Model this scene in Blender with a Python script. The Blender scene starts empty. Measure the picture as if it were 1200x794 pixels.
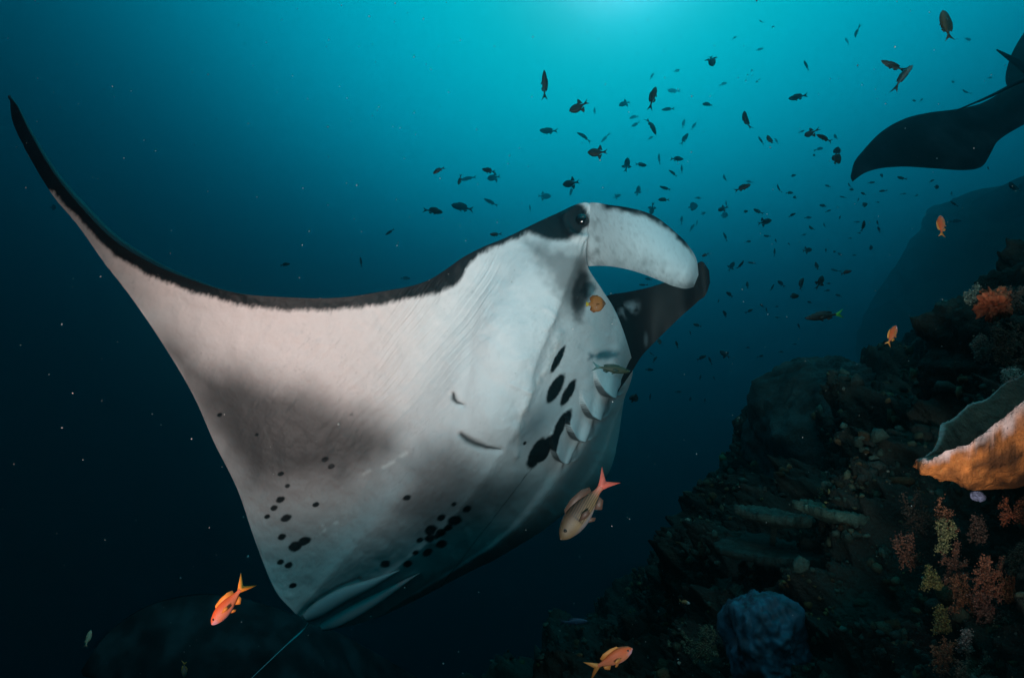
import bpy, math, random
import numpy as np
from mathutils import Vector, Matrix
random.seed(7); RNG = np.random.default_rng(7)
SC = bpy.context.scene
COL = SC.collection
# ------------------------------------------------------------------ camera
LENS = 20.0; F = 1200*LENS/36.0; TILT = math.radians(12)
cam = bpy.data.cameras.new('camera'); cam.lens = LENS; cam.sensor_width = 36; cam.clip_start = .02; cam.clip_end = 500
camo = bpy.data.objects.new('camera', cam); COL.objects.link(camo); SC.camera = camo
camo.location = (0, 0, 0); camo.rotation_euler = (math.pi/2+TILT, 0, 0)
CT, ST = math.cos(TILT), math.sin(TILT)
def P(px, py, d):
    """a point of the place, given by where it is seen and how many metres ahead it is"""
    px, py, d = np.asarray(px, float), np.asarray(py, float), np.asarray(d, float)
    x = (px-600)/F*d; z = (397-py)/F*d
    return np.stack([x+0*d, d*CT-z*ST, d*ST+z*CT], -1)
RIGHT = np.array([1., 0, 0]); FWD = np.array([0, CT, ST]); UP = np.array([0, -ST, CT])
# ------------------------------------------------------------------ the water as it is seen in every direction (world)
SUN = np.array([.1695, .672, .7209]); SUN /= np.linalg.norm(SUN)
W = bpy.data.worlds.new('World'); SC.world = W; W.use_nodes = True
nt = W.node_tree; nt.nodes.clear()
N = nt.nodes.new; LK = nt.links.new
out = N('ShaderNodeOutputWorld'); bg = N('ShaderNodeBackground'); tc = N('ShaderNodeTexCoord')
sub = N('ShaderNodeVectorMath'); sub.operation = 'SUBTRACT'; sub.inputs[1].default_value = SUN
mul = N('ShaderNodeVectorMath'); mul.operation = 'MULTIPLY'; mul.inputs[1].default_value = (.31**.5, 0, 1)
ln = N('ShaderNodeVectorMath'); ln.operation = 'LENGTH'
ramp = N('ShaderNodeValToRGB'); ramp.color_ramp.interpolation = 'B_SPLINE'
stops = [(0, 20, 1.25, 1.0), (.045, 13, 1.15, .96), (.075, 1.5, 1.12, 1.05), (.13, .01, 1.26, 1.28), (.2, .004, 1.10, 1.26), (.3, .002, .70, .90),
         (.4, .001, .25, .36), (.5, .0008, .072, .115), (.6, .0006, .014, .024), (.7, .0004, .0015, .0028), (.8, .0003, .0006, .001),
         (.95, .0003, .0004, .0008), (1.2, .0003, .0004, .0008)]
el = ramp.color_ramp.elements
while len(el) < len(stops): el.new(.5)
for e, s in zip(el, stops): e.position = s[0]/1.2; e.color = (s[1]/24, s[2]/24, s[3]/24, 1)
dv = N('ShaderNodeMath'); dv.operation = 'DIVIDE'; dv.inputs[1].default_value = 1.2
LK(tc.outputs['Generated'], sub.inputs[0]); LK(sub.outputs[0], mul.inputs[0]); LK(mul.outputs[0], ln.inputs[0])
LK(ln.outputs['Value'], dv.inputs[0]); LK(dv.outputs[0], ramp.inputs[0]); LK(ramp.outputs[0], bg.inputs[0]); LK(bg.outputs[0], out.inputs[0])
bg.inputs[1].default_value = 24.0
W.cycles.sampling_method = 'AUTOMATIC'
# ------------------------------------------------------------------ sun through the surface, and the photographer's two strobes
sl = bpy.data.lights.new('sun', 'SUN'); sl.energy = .15; sl.angle = math.radians(8); sl.color = (.25, .85, 1.0)
so = bpy.data.objects.new('sun', sl); COL.objects.link(so)
so.rotation_euler = Vector(SUN).to_track_quat('Z', 'Y').to_euler()
def strobe(loc, aim, watts, cone, colour):
    l = bpy.data.lights.new('strobe_lamp', 'SPOT'); l.energy = watts; l.spot_size = math.radians(cone); l.spot_blend = 1.0
    l.shadow_soft_size = .07; l.color = colour
    o = bpy.data.objects.new('strobe_lamp', l); COL.objects.link(o); o.location = loc
    o.rotation_euler = (Vector(loc)-Vector(aim)).to_track_quat('Z', 'Y').to_euler()
strobe((-.60, .20, -.40), tuple(P(345, 265, 2.1)), 205, 70, (1.0, .615, .56))
strobe((.20, .10, -.35), tuple(P(800, 210, 2.1)), 135, 80, (1.0, .91, .90))
# ------------------------------------------------------------------ exposure, render
SC.view_settings.view_transform = 'Standard'; SC.view_settings.look = 'None'
SC.view_settings.exposure = 0; SC.view_settings.gamma = 1
SC.render.engine = 'CYCLES'
cy = SC.cycles; cy.use_denoising = True; cy.max_bounces = 6; cy.diffuse_bounces = 2; cy.glossy_bounces = 2; cy.transmission_bounces = 3
cy.volume_bounces = 2; cy.transparent_max_bounces = 8; cy.sample_clamp_indirect = 4
try: cy.denoiser = 'OPENIMAGEDENOISE'
except Exception: pass

# ================================================================== helpers
def smooth(a, b, x):
    t = np.clip((x-a)/(b-a), 0, 1); return t*t*(3-2*t)
def _hash(ix, iy, iz, seed):
    h = (ix*374761393 + iy*668265263 + iz*2147483647 + seed*1274126177) & 0xffffffff
    h = ((h ^ (h >> 13))*1274126177) & 0xffffffff
    return ((h ^ (h >> 16)) & 0xffff)/65535.0
def vnoise(p, seed=0):
    p = np.asarray(p, float); i = np.floor(p).astype(np.int64); f = p-i; f = f*f*(3-2*f)
    r = 0
    for dx in (0, 1):
        for dy in (0, 1):
            for dz in (0, 1):
                w = (f[..., 0] if dx else 1-f[..., 0])*(f[..., 1] if dy else 1-f[..., 1])*(f[..., 2] if dz else 1-f[..., 2])
                r = r + w*_hash(i[..., 0]+dx, i[..., 1]+dy, i[..., 2]+dz, seed)
    return r*2-1
def fbm(p, seed=0, octs=4, gain=.5):
    a, r, p = 1.0, 0, np.asarray(p, float)
    for k in range(octs):
        r = r+a*vnoise(p, seed+k); a *= gain; p = p*2.03+11.7
    return r
def herm(xs, ys, q):
    """cubic through points (xs, ys[n,k]) sampled at q, limited tangents"""
    xs = np.asarray(xs, float); ys = np.asarray(ys, float); q = np.asarray(q, float)
    dx = np.diff(xs)[:, None]; s = np.diff(ys, axis=0)/dx
    m = np.empty_like(ys); m[0] = s[0]; m[-1] = s[-1]
    m[1:-1] = (s[:-1]*dx[1:]+s[1:]*dx[:-1])/(dx[1:]+dx[:-1])
    k = np.clip(np.searchsorted(xs, q, side='right')-1, 0, len(xs)-2)
    h = (xs[k+1]-xs[k])[:, None]; t = ((q-xs[k])[:, None])/h
    return (2*t**3-3*t**2+1)*ys[k]+(t**3-2*t**2+t)*h*m[k]+(-2*t**3+3*t**2)*ys[k+1]+(t**3-t**2)*h*m[k+1]
def link(o, parent=None):
    COL.objects.link(o)
    if parent: o.parent = parent
    return o
def mesh_obj(name, V, Fc, mat, parent=None, col=None, smoothed=True):
    V = np.asarray(V, float).reshape(-1, 3)
    if parent is not None: V = V-np.array(parent.location)[None]
    me = bpy.data.meshes.new(name)
    if isinstance(Fc, np.ndarray):
        n, k = Fc.shape
        me.vertices.add(len(V)); me.vertices.foreach_set('co', V.ravel())
        me.loops.add(n*k); me.loops.foreach_set('vertex_index', Fc.ravel().astype(np.int32))
        me.polygons.add(n); me.polygons.foreach_set('loop_start', np.arange(0, n*k, k, dtype=np.int32))
        me.polygons.foreach_set('loop_total', np.full(n, k, np.int32))
        me.update(calc_edges=True)
    else:
        me.from_pydata([tuple(v) for v in V], [], Fc); me.update()
    if smoothed: me.polygons.foreach_set('use_smooth', np.ones(len(me.polygons), bool))
    if col is not None:
        a = me.color_attributes.new('pigment', 'FLOAT_COLOR', 'POINT')
        c = np.ones((len(V), 4), np.float32); c[:, :3] = col; a.data.foreach_set('color', c.ravel())
    me.validate()
    if mat: me.materials.append(mat)
    return link(bpy.data.objects.new(name, me), parent)
def empty(name, loc):
    o = bpy.data.objects.new(name, None); o.location = tuple(loc); o.empty_display_size = .1; return link(o)
def tag(o, label=None, cat=None, group=None, kind=None):
    if label: o['label'] = label
    if cat: o['category'] = cat
    if group: o['group'] = group
    if kind: o['kind'] = kind
    return o
def grid_faces(nu, nv, closed_u=False, off=0):
    iu = np.arange(nu if closed_u else nu-1); iv = np.arange(nv-1)
    a, b = np.meshgrid(iu, iv, indexing='ij'); a2 = (a+1) % nu
    return np.stack([a*nv+b, a2*nv+b, a2*nv+b+1, a*nv+b+1], -1).reshape(-1, 4)+off
def grid_normals(G):
    du = np.gradient(G, axis=0); dv_ = np.gradient(G, axis=1); n = np.cross(du, dv_)
    return n/np.maximum(np.linalg.norm(n, axis=-1, keepdims=True), 1e-9)
ICO_V = None
def ico():
    t = (1+5**.5)/2
    v = np.array([(-1, t, 0), (1, t, 0), (-1, -t, 0), (1, -t, 0), (0, -1, t), (0, 1, t), (0, -1, -t), (0, 1, -t), (t, 0, -1), (t, 0, 1), (-t, 0, -1), (-t, 0, 1)], float)
    f = np.array([(0, 11, 5), (0, 5, 1), (0, 1, 7), (0, 7, 10), (0, 10, 11), (1, 5, 9), (5, 11, 4), (11, 10, 2), (10, 7, 6), (7, 1, 8), (3, 9, 4), (3, 4, 2), (3, 2, 6), (3, 6, 8), (3, 8, 9), (4, 9, 5), (2, 4, 11), (6, 2, 10), (8, 6, 7), (9, 8, 1)])
    return v/np.linalg.norm(v[0]), f
IV, IF = ico()
def blobs(centres, radii, cols=None, squash=None, jitter=.25):
    n = len(centres); V = IV[None]*(1+jitter*RNG.uniform(-1, 1, (n, 12, 1)))*np.asarray(radii)[:, None, None]
    if squash is not None: V = V*squash[:, None, :]
    V = V+np.asarray(centres)[:, None, :]
    Fc = (IF[None]+12*np.arange(n)[:, None, None]).reshape(-1, 3)
    C = None if cols is None else np.repeat(np.asarray(cols), 12, axis=0)
    return V.reshape(-1, 3), Fc, C

# ------------------------------------------------------------------ materials (procedural)
def material(name, base=(.5, .5, .5), rough=.6, spec=.3, attr=False, var=0.0, vscale=20, bump=0.0, bscale=80, bdist=.004, dark=None, detail=6, bump2=None):
    m = bpy.data.materials.new(name); m.use_nodes = True; t = m.node_tree; b = t.nodes['Principled BSDF']; L = t.links.new
    b.inputs['Roughness'].default_value = rough; b.inputs['Specular IOR Level'].default_value = spec
    g = t.nodes.new('ShaderNodeNewGeometry') if False else t.nodes.new('ShaderNodeTexCoord')
    src = None
    if attr:
        a = t.nodes.new('ShaderNodeAttribute'); a.attribute_name = 'pigment'; src = a.outputs['Color']
    if var > 0:
        n = t.nodes.new('ShaderNodeTexNoise'); n.inputs['Scale'].default_value = vscale; n.inputs['Detail'].default_value = detail; n.inputs['Roughness'].default_value = .65
        L(g.outputs['Object'], n.inputs['Vector'])
        mr = t.nodes.new('ShaderNodeMapRange'); mr.inputs['From Min'].default_value = .3; mr.inputs['From Max'].default_value = .7
        mr.inputs['To Min'].default_value = 1-var; mr.inputs['To Max'].default_value = 1+var*.6; L(n.outputs['Fac'], mr.inputs['Value'])
        if dark is not None:
            mx = t.nodes.new('ShaderNodeMix'); mx.data_type = 'RGBA'; mx.inputs[6].default_value = (*dark, 1)
            mr.inputs['To Min'].default_value = 0; mr.inputs['To Max'].default_value = 1; L(mr.outputs[0], mx.inputs[0])
            if src: L(src, mx.inputs[7])
            else: mx.inputs[7].default_value = (*base, 1)
            src = mx.outputs[2]
        else:
            vm = t.nodes.new('ShaderNodeVectorMath'); vm.operation = 'SCALE'
            if src: L(src, vm.inputs[0])
            else: vm.inputs[0].default_value = base
            L(mr.outputs[0], vm.inputs['Scale']); src = vm.outputs[0]
    if src: L(src, b.inputs['Base Color'])
    else: b.inputs['Base Color'].default_value = (*base, 1)
    if bump > 0:
        n2 = t.nodes.new('ShaderNodeTexNoise'); n2.inputs['Scale'].default_value = bscale; n2.inputs['Detail'].default_value = 5; n2.inputs['Roughness'].default_value = .6
        L(g.outputs['Object'], n2.inputs['Vector'])
        bp = t.nodes.new('ShaderNodeBump'); bp.inputs['Strength'].default_value = bump; bp.inputs['Distance'].default_value = bdist
        L(n2.outputs['Fac'], bp.inputs['Height']); L(bp.outputs[0], b.inputs['Normal'])
    return m
M_MANTA = material('manta_skin', attr=True, rough=.5, spec=.2, var=.05, vscale=240, bump=.25, bscale=300, bdist=.002)
M_BACK = material('manta_back', attr=True, rough=.85, spec=.04, var=.3, vscale=14)
M_FISH = material('fish_skin', attr=True, rough=.55, spec=.3, var=.18, vscale=60)
M_ROCK = material('reef_rock', base=(.035, .037, .03), dark=(.006, .008, .0075), var=1, vscale=5, rough=.9, spec=.1, bump=1, bscale=30, bdist=.03, detail=10)
M_FARROCK = material('far_reef_rock', base=(.04, .045, .04), dark=(.02, .022, .02), var=1, vscale=1.2, rough=.95, spec=.05, bump=1, bscale=6, bdist=.15)
M_CORAL = material('hard_coral', attr=True, rough=.85, spec=.15, var=.45, vscale=45, bump=1, bscale=90, bdist=.012)
M_SPONGE = material('sponge', attr=True, rough=.8, spec=.2, var=.55, vscale=26, bump=1, bscale=60, bdist=.012)
M_SMOOTH = material('smooth_sponge', attr=True, rough=.6, spec=.3, var=.5, vscale=9, bump=.3, bscale=25, bdist=.01)
M_SOFT = material('soft_coral', attr=True, rough=.7, spec=.25, var=.3, vscale=90)
M_SNOW = material('marine_snow', base=(.30, .32, .31), rough=.9)
M_EYE = material('eye', base=(.006, .006, .007), rough=.12, spec=.6)
M_BUB = bpy.data.materials.new('air_bubble'); M_BUB.use_nodes = True
_b = M_BUB.node_tree.nodes['Principled BSDF']; _b.inputs['Transmission Weight'].default_value = 1; _b.inputs['IOR'].default_value = .75; _b.inputs['Roughness'].default_value = .02

# ================================================================== the big manta
# spanwise stations from the near wing tip across the body to the far wing tip; each: six points front edge > rear edge (seen x, seen y, metres)
def wing(L, T, dL, dT, bow=0.0, dm=0.0):
    r = []
    for v in (0, .2, .4, .6, .8, 1):
        k = 4*v*(1-v)
        r.append((L[0]+(T[0]-L[0])*v+bow*k, L[1]+(T[1]-L[1])*v, dL+(dT-dL)*v+dm*k))
    return r
def body(pts, ds): return [(x, y, d) for (x, y), d in zip(pts, ds)]
ST_ = [
 wing((10.5, 112), (11.5, 114), 2.05, 2.05),
 wing((20, 124), (14, 140), 2.01, 2.11),
 wing((32, 149), (28, 171), 1.98, 2.17),
 wing((66, 207), (62, 229), 1.96, 2.21),
 wing((97, 245), (92, 265), 1.96, 2.21),
 wing((133, 281), (121, 306), 1.97, 2.20),
 wing((173, 306), (149, 342), 1.98, 2.18),
 wing((226, 328), (189, 400), 2.00, 2.15),
 wing((282, 344), (228, 466), 2.02, 2.12),
 wing((334, 348), (251, 518), 2.05, 2.10),
 wing((387, 349), (277, 570), 2.09, 2.08),
 wing((443, 342), (300, 636), 2.13, 2.08),
 wing((500, 329), (322, 690), 2.19, 2.09, 4),
 wing((545, 300), (342, 714), 2.25, 2.11, 14, -.02),
 body([(600, 275), (578, 350), (548, 430), (516, 520), (436, 622), (351, 721)], [2.31, 2.18, 2.10, 2.07, 2.08, 2.14]),
 body([(648, 252), (610, 335), (583, 422), (553, 510), (468, 622), (358, 727)], [2.33, 2.17, 2.08, 2.06, 2.09, 2.17]),
 body([(688, 237), (652, 335), (618, 424), (588, 508), (500, 624), (367, 732)], [2.32, 2.18, 2.09, 2.08, 2.12, 2.20]),
 body([(689, 312), (664, 380), (637, 444), (611, 516), (524, 627), (381, 735)], [2.34, 2.23, 2.16, 2.13, 2.16, 2.23]),
 body([(705, 338), (687, 402), (661, 462), (633, 525), (550, 630), (399, 735)], [2.42, 2.33, 2.26, 2.22, 2.24, 2.28]),
 body([(720, 362), (708, 424), (686, 474), (655, 534), (578, 630), (424, 729)], [2.55, 2.46, 2.39, 2.34, 2.33, 2.34]),
 body([(734, 398), (722, 443), (703, 488), (674, 542), (602, 628), (448, 721)], [2.70, 2.62, 2.55, 2.50, 2.45, 2.42]),
 body([(741, 424), (727, 456), (710, 496), (683, 549), (613, 630), (468, 712)], [2.95, 3.05, 3.08, 3.0, 2.82, 2.60]),
 body([(731, 470), (722, 500), (711, 530), (688, 568), (632, 624), (530, 680)], [3.5, 3.55, 3.5, 3.4, 3.25, 3.0]),
 body([(723, 520), (719, 538), (711, 556), (690, 580), (650, 608), (588, 645)], [4.05, 4.05, 4.0, 3.9, 3.8, 3.6]),
 body([(706, 552), (704, 556), (699, 562), (690, 570), (680, 576), (668, 586)], [4.6, 4.56, 4.52, 4.48, 4.42, 4.35]),
]
TH = [.006, .012, .018, .03, .04, .05, .058, .065, .072, .08, .09, .11, .14, .18, .23, .28, .32, .35, .37, .36, .33, .27, .16, .08, .01]
HEADF = [0]*14+[.05, .25, .55, .75, .8, .8, .6, .2, 0, 0, 0]       # how far the front edge is a blunt, open mouth
def loft(stations, nu, nv, vpow=1.0):
    A = np.array(stations, float)                                  # (s,6,3)
    step = np.maximum(np.linalg.norm(np.diff(A[:, :, :2], axis=0), axis=-1).max(1), 14)
    xs = np.concatenate([[0], np.cumsum(step)]); q = np.linspace(0, xs[-1], nu)
    B = herm(xs, A.reshape(len(A), -1), q).reshape(nu, A.shape[1], 3)
    vs = np.linspace(0, 1, A.shape[1]); vq = np.linspace(0, 1, nv)**vpow
    B = np.transpose(B, (1, 0, 2)).reshape(A.shape[1], -1)
    C = herm(vs, B, vq).reshape(nv, nu, 3).transpose(1, 0, 2)
    return C, xs, q, vq
def gauss_line(X, Y, pts, w):
    """distance-based profile around a polyline, and the position along it"""
    best = np.full(X.shape, 1e9); s = np.zeros(X.shape); side = np.zeros(X.shape); acc = 0
    for (x0, y0), (x1, y1) in zip(pts[:-1], pts[1:]):
        L = math.hypot(x1-x0, y1-y0); t = np.clip(((X-x0)*(x1-x0)+(Y-y0)*(y1-y0))/L**2, 0, 1)
        dd = np.hypot(X-x0-t*(x1-x0), Y-y0-t*(y1-y0)); m = dd < best
        cr = ((x1-x0)*(Y-y0)-(y1-y0)*(X-x0))/L
        best = np.where(m, dd, best); s = np.where(m, acc+t*L, s); side = np.where(m, cr, side); acc += L
    return np.exp(-(best/w)**2), s, side, best
def poly_sdf(X, Y, pts):
    """signed distance (negative inside) to a closed outline"""
    d = np.full(X.shape, 1e9); ins = np.zeros(X.shape, bool); n = len(pts)
    for k in range(n):
        (x0, y0), (x1, y1) = pts[k], pts[(k+1) % n]; L2 = (x1-x0)**2+(y1-y0)**2
        t = np.clip(((X-x0)*(x1-x0)+(Y-y0)*(y1-y0))/L2, 0, 1)
        d = np.minimum(d, np.hypot(X-x0-t*(x1-x0), Y-y0-t*(y1-y0)))
        c = ((y0 > Y) != (y1 > Y)); xi = (x1-x0)*(Y-y0)/((y1-y0) if y1 != y0 else 1e-9)+x0
        ins ^= c & (X < xi)
    return np.where(ins, -d, d)
def ell(X, Y, cx, cy, rx, ry, ang=0):
    a = math.radians(ang); x = (X-cx)*math.cos(a)-(Y-cy)*math.sin(a); y = (X-cx)*math.sin(a)+(Y-cy)*math.cos(a)
    return np.sqrt((x/rx)**2+(y/ry)**2)
BLACK = np.array([.007, .008, .010]); WHITE = np.array([.70, .66, .645])

GILLROW = [(722, 440), (700, 474), (682, 500), (660, 530), (640, 556)]
def belly_pattern(X, Y, Z3):
    n1 = fbm(np.stack([X/9, Y/9, 0*X], -1), 3, 4); n2 = fbm(np.stack([X/40, Y/40, 0*X+5], -1), 9, 4); n3 = vnoise(np.stack([X/2.2, Y/2.2, 0*X], -1), 21)
    a = np.ones(X.shape)                                            # white pigment amount, painted shadow included
    # charcoal shading of the rear wing, and behind the gills
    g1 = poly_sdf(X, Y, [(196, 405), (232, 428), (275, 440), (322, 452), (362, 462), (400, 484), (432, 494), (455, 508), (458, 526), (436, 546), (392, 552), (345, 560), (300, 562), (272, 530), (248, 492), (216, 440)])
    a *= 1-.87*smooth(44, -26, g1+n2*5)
    g1b = poly_sdf(X, Y, [(215, 440), (300, 470), (380, 520), (470, 560), (440, 640), (400, 700), (355, 715), (300, 640), (265, 550)])
    a *= 1-.34*smooth(44, -50, g1b+n2*10)
    g2 = poly_sdf(X, Y, [(482, 548), (500, 530), (528, 526), (545, 540), (556, 560), (586, 568), (612, 566), (596, 592), (545, 612), (500, 612), (474, 592)])
    a *= 1-.64*smooth(32, -18, g2+n2*5)
    g3 = poly_sdf(X, Y, [(470, 600), (560, 600), (620, 575), (660, 560), (640, 600), (560, 655), (470, 705), (430, 690)])
    a *= 1-.15*smooth(34, -30, g3+n2*8)
    # grey cheek below the eye, down to the corner of the mouth
    g4 = poly_sdf(X, Y, [(618, 284), (640, 290), (668, 296), (692, 300), (688, 330), (676, 372), (664, 360), (652, 336), (636, 312)])
    a *= 1-.62*smooth(16, -10, g4+n1*4)
    a *= 1-.9*smooth(1.25, .55, ell(X, Y, 680, 342, 11, 34, -6)+n1*.12)  # shadow under the head fin base, painted dark at the mouth corner
    # fine freckles and stretch streaks
    fl = vnoise(np.stack([(X*.8+Y*.6)/1.5, (Y*.8-X*.6)/4.5, 0*X], -1), 71); fl2 = vnoise(np.stack([X/1.6, Y/1.6, 0*X+3], -1), 72)
    a *= 1-.16*smooth(.55, .95, fl)*smooth(-.3, .6, n2)-.12*smooth(.7, .98, fl2)
    a *= 1+.025*n1
    ck = smooth(400, 600, X+.15*(Y-400))[..., None]; skin = np.array([.72, .65, .635])*(1-ck)+np.array([.63, .665, .685])*ck  # strobe warmth on the wing, cooler light on the chest, painted into the skin
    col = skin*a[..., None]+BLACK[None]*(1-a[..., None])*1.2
    d = np.zeros(X.shape)                                           # black marks
    bx = [0, 36, 50, 62, 97, 133, 173, 226, 282, 334, 387, 443, 480, 512, 529, 540, 547, 560, 588, 621, 640, 641, 1300]
    by = [400, 260, 222, 224, 260, 297, 321, 341, 356, 362, 362, 356, 348, 342, 336, 326, 312, 298, 285, 271, 262, -99, -99]
    edge = np.interp(X, bx, by)
    d = np.maximum(d, smooth(5.5, -2.5, Y-edge+n1*1.1+fbm(np.stack([X/1.6+Y/5, Y/5, 0*X], -1), 61, 3)*1.5))
    eye = poly_sdf(X, Y, [(612, 268), (640, 254), (668, 236), (684, 240), (690, 252), (689, 264), (680, 275), (664, 281), (644, 280), (626, 275)])
    d = np.maximum(d, smooth(5, -3.5, eye+n1*1.2+n3*.8))
    spots = [(257, 486, 2.6), (381, 538, 3.4), (388, 546, 3.4), (329, 555, 2.8), (337, 569, 2.6), (329, 585, 4.4), (321, 595, 3.6), (313, 605, 3.2), (335, 607, 5), (370, 591, 3.4),
             (330, 629, 4.2), (346, 640, 6.2), (357, 634, 5.6), (329, 658, 3.8), (338, 662, 4.2), (343, 686, 3.6), (477, 583, 3.8), (301, 509, 1.8), (533, 609, 7), (547, 596, 4.4), (532, 590, 2.6),
             (517, 606, 4.2), (505, 621, 6.2), (516, 624, 6), (504, 630, 5.4), (517, 637, 5.4), (501, 647, 5.4), (487, 647, 3.6), (451, 661, 5.2), (478, 660, 4.4), (492, 633, 3.4), (525, 618, 4.4), (512, 628, 4)]
    for x, y, r in spots: d = np.maximum(d, smooth(1.25, .75, ell(X, Y, x, y, r*1.25, r*.85, 22)+n1*.14+n3*.08))
    for x, y, hl, hw, an in [(653, 421, 18, 4.0, 62), (651, 455, 19, 6.6, 62), (666, 460, 17, 4.6, 62), (657, 497, 21, 5, 58), (629, 531, 20, 7.5, 62), (638, 526, 19, 6, 60), (645, 517, 16, 5, 58), (615, 519, 2.5, 1.6, 60)]:
        d = np.maximum(d, smooth(1.18, .86, ell(X, Y, x, y, hl, hw, an)+n1*.06+n3*.05))
    # open gill slits: dark inside, tapering to both ends
    for pts, w in [([(540, 509), (548, 515.5), (557, 520), (570, 524), (588, 526.5)], 3.6), ([(530.5, 461), (531, 467), (535, 471), (543, 473.5)], 2.4)]:
        _, s_, _, dd = gauss_line(X, Y, pts, 1); S_ = sum(math.hypot(b[0]-a_[0], b[1]-a_[1]) for a_, b in zip(pts[:-1], pts[1:]))
        tp = np.sin(np.pi*np.clip(.08+.92*s_/S_, 0, 1)**.6)+.08; d = np.maximum(d, .95*np.exp(-(dd/(w*tp+.15))**2))
    _, s_, side, dist = gauss_line(X, Y, GILLROW, 15)
    ph = (s_+.035*(side-2)**2)/31.0+.12
    d = np.maximum(d, .9*np.exp(-(((ph+.5) % 1-.5)/(.055*(1-np.clip(np.abs(side-3)/19, 0, 1))+.006))**2)*smooth(19, 14, np.abs(side-3)))
    d = np.maximum(d, .5*np.exp(-((side+11+2*np.sin(s_/5))/1.6)**2)*smooth(4, 14, s_)*smooth(140, 110, s_)*(dist < 30))
    col = col*(1-d[..., None])+BLACK[None]*d[..., None]
    # pale scars, and a paler line along the chest ridge
    s1 = np.maximum(gauss_line(X, Y, [(449, 547), (462, 541), (476, 530)], 2.6)[0], .6*gauss_line(X, Y, [(426, 555), (434, 551)], 2)[0])
    s2 = np.maximum(gauss_line(X, Y, [(366, 640), (377, 625), (386, 614)], 2.0)[0], gauss_line(X, Y, [(378, 614), (394, 612)], 3)[0]*smooth(-.2, .5, n1))
    s3 = gauss_line(X, Y, [(655, 398), (641, 428), (622, 458), (609, 490), (605, 530)], 2.2)[0]*.5
    sc = np.clip(np.maximum(np.maximum(s1, s2)*.6*smooth(-.5, .5, n1), s3), 0, 1)[..., None]
    return col*(1-sc)+np.array([.78, .76, .74])*sc
def belly_relief(X, Y):
    n1 = fbm(np.stack([X/14, Y/14, 0*X], -1), 33, 4); h = .0022*n1+.0004*fbm(np.stack([(X+.5*Y)/3.2, (Y-.5*X)/9, 0*X], -1), 35, 3)
    # stretch folds fanning out beside the gills
    t = (X-575)*.86+(Y-310)*.51+.0018*(Y-310)**2*.6; a = smooth(455, 500, X+.25*(Y-310))*smooth(600, 560, X+.30*(Y-310))*smooth(290, 315, Y)*smooth(520, 430, Y)
    wob = 5*vnoise(np.stack([X/60, Y/60, 0*X], -1), 5)
    h += a*(.0010*np.sin((t+wob)/.62)+.0014*np.sin((t+wob*1.5)/1.15+1)+.0022*np.sin((t+wob*2)/3.0+1))*(.6+.6*vnoise(np.stack([X/25, Y/45, 0*X], -1), 8))
    a2 = smooth(240, 330, X)*smooth(520, 470, X)*smooth(345, 380, Y)*smooth(560, 470, Y)
    h += a2*.00035*np.sin((t+wob)/1.9)*(1+vnoise(np.stack([X/12, Y/20, 0*X], -1), 37))
    # soft gill bulges, near side, and their slits
    for pts, w, k in [([(572, 318), (560, 360), (551, 410), (546, 455), (540, 474)], 5, -.010), ([(552, 478), (548, 512)], 5, -.008), ([(540, 509), (551, 517), (566, 523), (586, 527)], 3.0, -.022), ([(530, 462), (533, 471), (542, 474)], 2.2, -.014),
                      ([(655, 392), (641, 428), (622, 458), (609, 490), (605, 532)], 4, .012), ([(640, 400), (622, 418), (604, 425), (628, 432)], 3, .004), ([(600, 450), (620, 460)], 2, .006), ([(600, 470), (590, 490), (606, 480)], 2.5, .005),
                      ([(640, 385), (652, 372), (640, 362)], 2.5, .006), ([(586, 505), (604, 492), (612, 500)], 3, .005), ([(560, 395), (590, 380), (620, 382)], 10, .006)]:
        h += .55*k*gauss_line(X, Y, pts, w*1.35)[0]*(.7+.5*n1)
    h += .016*smooth(1.2, .2, ell(X, Y, 590, 400, 34, 75, 20))+.012*smooth(1.2, .2, ell(X, Y, 582, 490, 30, 40, 20))
    # far-side gill flaps: overlapping steps
    gl, s, side, dist = gauss_line(X, Y, GILLROW, 15)
    ph = (s+.035*(side-2)**2)/31.0+.12
    h -= .012*np.exp(-((side+11)/3)**2)*smooth(4, 14, s)*smooth(138, 112, s)*(dist < 30)
    h += .036*(ph % 1)**1.5*smooth(26, 6, np.abs(side-3))*smooth(-1, 6, s)*smooth(1, 5, dist+s)*smooth(139, 122, s)
    # head: eye socket ring and folds by the fin root
    e = ell(X, Y, 683, 258, 22, 20); h += .012*np.exp(-((e-1)/.22)**2)*smooth(640, 672, X)
    h += .004*np.sin((X-690)*.9+(Y-250)*.25)*smooth(676, 684, X)*smooth(230, 250, Y)*smooth(305, 285, Y)
    # pelvic margin groove
    h += -.012*gauss_line(X, Y, [(352, 722), (372, 704), (396, 689), (420, 680)], 2.6)[0]
    return h
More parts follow.
